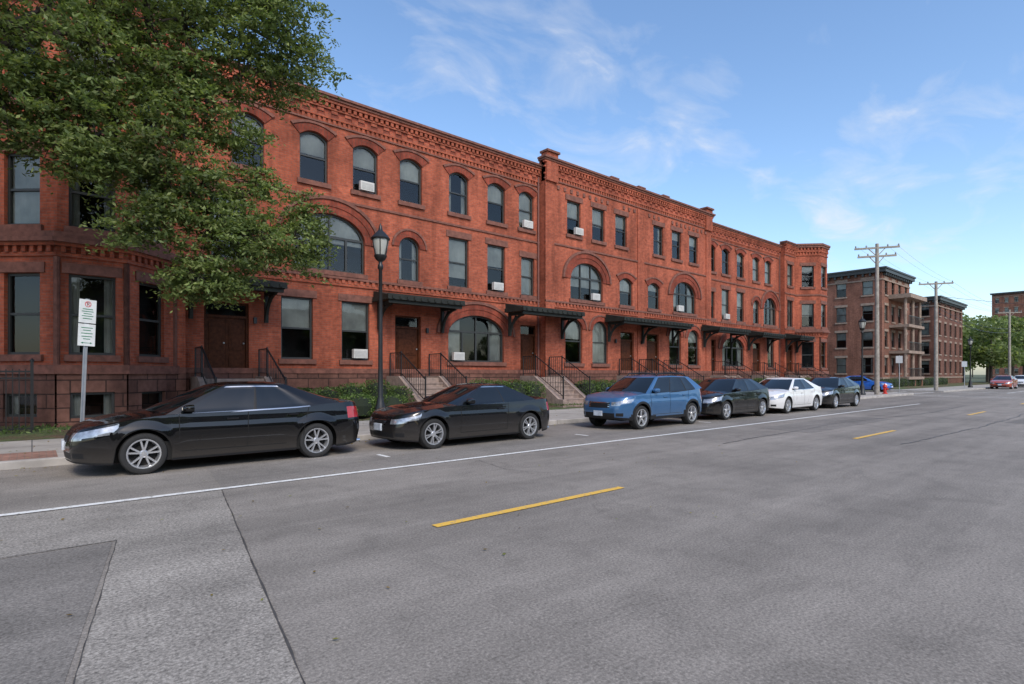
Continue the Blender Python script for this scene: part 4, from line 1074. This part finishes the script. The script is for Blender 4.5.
def pole_sign(x,y,h,c,name='traffic_sign'):
    e=empty(name,(x,y,.13)); b=MB(); b.tube([(0,0,0),(0,0,h)],[.03,.03],8); b.obj('post',M['steel'],e,uv=False)
    s_=MB(); s_.box(-.045,-.035,-.22,.22,h-.6,h-.05); s_.obj('plate',c,e)
pole_sign(50.2,13.2,2.9,M['signwhite']); pole_sign(72,13.3,2.8,M['signwhite'])
e=empty('traffic_signal',(110,13.2,.1)); b=MB(); b.tube([(0,0,0),(0,0,7.2)],[.12,.09],10); b.tube([(0,0,6.6),(0,-5.5,6.9)],[.07,.05],8)
b.box(-.2,.2,-5.1,-4.75,6.1,7.1); b.box(-.2,.2,-.2,.2,3.0,4.0); b.obj('mast_and_heads',M['iron'],e,uv=False)

# ---------------------------------------------------------------- sky & sun
SUN_EL=44; SUN_AZ=math.radians(-108)
w=bpy.data.worlds.new('World'); scene.world=w; w.use_nodes=True; nt=w.node_tree
bg=nt.nodes['Background']; out=nt.nodes['World Output']
sky=N(nt,'ShaderNodeTexSky',sky_type='NISHITA'); sky.sun_disc=False; sky.sun_elevation=math.radians(SUN_EL)
sky.sun_rotation=math.pi/2-SUN_AZ; sky.air_density=1.0; sky.dust_density=1.3; sky.ozone_density=1.5
hs=N(nt,'ShaderNodeHueSaturation'); hs.inputs['Saturation'].default_value=1.1; hs.inputs['Value'].default_value=1.7; L(nt,sky.outputs[0],hs.inputs['Color'])
L(nt,hs.outputs[0],bg.inputs[0]); bg.inputs[1].default_value=.15
tc=N(nt,'ShaderNodeTexCoord'); sx=N(nt,'ShaderNodeSeparateXYZ'); L(nt,tc.outputs['Generated'],sx.inputs[0])
def mth(o,a,b=None,clamp=False):
    m=N(nt,'ShaderNodeMath',operation=o); m.use_clamp=clamp
    for i,v in enumerate((a,b)):
        if v is None: continue
        if isinstance(v,(int,float)): m.inputs[i].default_value=v
        else: L(nt,v,m.inputs[i])
    return m.outputs[0]
zz=mth('ADD',mth('MAXIMUM',sx.outputs[2],0),.18)
cx=N(nt,'ShaderNodeCombineXYZ'); L(nt,mth('DIVIDE',sx.outputs[0],zz),cx.inputs[0]); L(nt,mth('DIVIDE',sx.outputs[1],zz),cx.inputs[1])
mp=N(nt,'ShaderNodeMapping'); mp.inputs['Rotation'].default_value=(0,0,math.radians(60)); mp.inputs['Scale'].default_value=(1.1,1.6,1); L(nt,cx.outputs[0],mp.inputs[0])
n1=noise(nt,mp.outputs[0],2.9,9,.56,.5); n2=noise(nt,mp.outputs[0],.8,3,.5,.3)
boost=None
for d,wd,amp in (((.517,.703,.488),.972,1.05),((.735,.544,.405),.984,1.0),((.66,.56,.50),.994,.6),((.927,.243,.287),.984,.8),((.95,.30,.20),.990,.6),((.90,.12,.30),.990,.6),((.83,.45,.30),.996,.7)):
    v=Vector(d).normalized(); dp=N(nt,'ShaderNodeVectorMath',operation='DOT_PRODUCT'); L(nt,tc.outputs['Generated'],dp.inputs[0]); dp.inputs[1].default_value=v
    mr=N(nt,'ShaderNodeMapRange',interpolation_type='SMOOTHSTEP'); mr.inputs[1].default_value=wd; mr.inputs[2].default_value=1.0; mr.inputs[4].default_value=amp; L(nt,dp.outputs['Value'],mr.inputs[0])
    boost=mr.outputs[0] if boost is None else mth('ADD',boost,mr.outputs[0])
s_=mth('ADD',mth('ADD',mth('MULTIPLY',n1,1.0),mth('MULTIPLY',n2,.2)),mth('MULTIPLY',boost,.15))
fac=ramp(nt,s_,[(.70,0),(.82,.20),(.96,.7)])
bg2=N(nt,'ShaderNodeBackground'); bg2.inputs[0].default_value=(.93,.95,1,1); bg2.inputs[1].default_value=.95
mx=N(nt,'ShaderNodeMixShader'); L(nt,fac,mx.inputs[0]); L(nt,bg.outputs[0],mx.inputs[1]); L(nt,bg2.outputs[0],mx.inputs[2]); L(nt,mx.outputs[0],out.inputs[0])
sl=bpy.data.lights.new('Sun','SUN'); sl.energy=2.4; sl.angle=math.radians(18); sl.color=(1,.92,.82)
so=bpy.data.objects.new('Sun',sl); COL.objects.link(so)
sd=Vector((math.cos(math.radians(SUN_EL))*math.cos(SUN_AZ),math.cos(math.radians(SUN_EL))*math.sin(SUN_AZ),math.sin(math.radians(SUN_EL))))
so.rotation_euler=sd.to_track_quat('Z','Y').to_euler()

# ---------------------------------------------------------------- camera
cd=bpy.data.cameras.new('Camera'); cd.sensor_width=36; cd.lens=19.69; cd.shift_y=32/1024; cd.clip_end=5000; cd.clip_start=.05
co=bpy.data.objects.new('Camera',cd); co.location=(0,0,1.6); co.rotation_euler=(math.pi/2,0,math.radians(49.4-90)); COL.objects.link(co)
scene.camera=co
scene.view_settings.view_transform='Standard'; scene.view_settings.look='None'; scene.view_settings.exposure=0
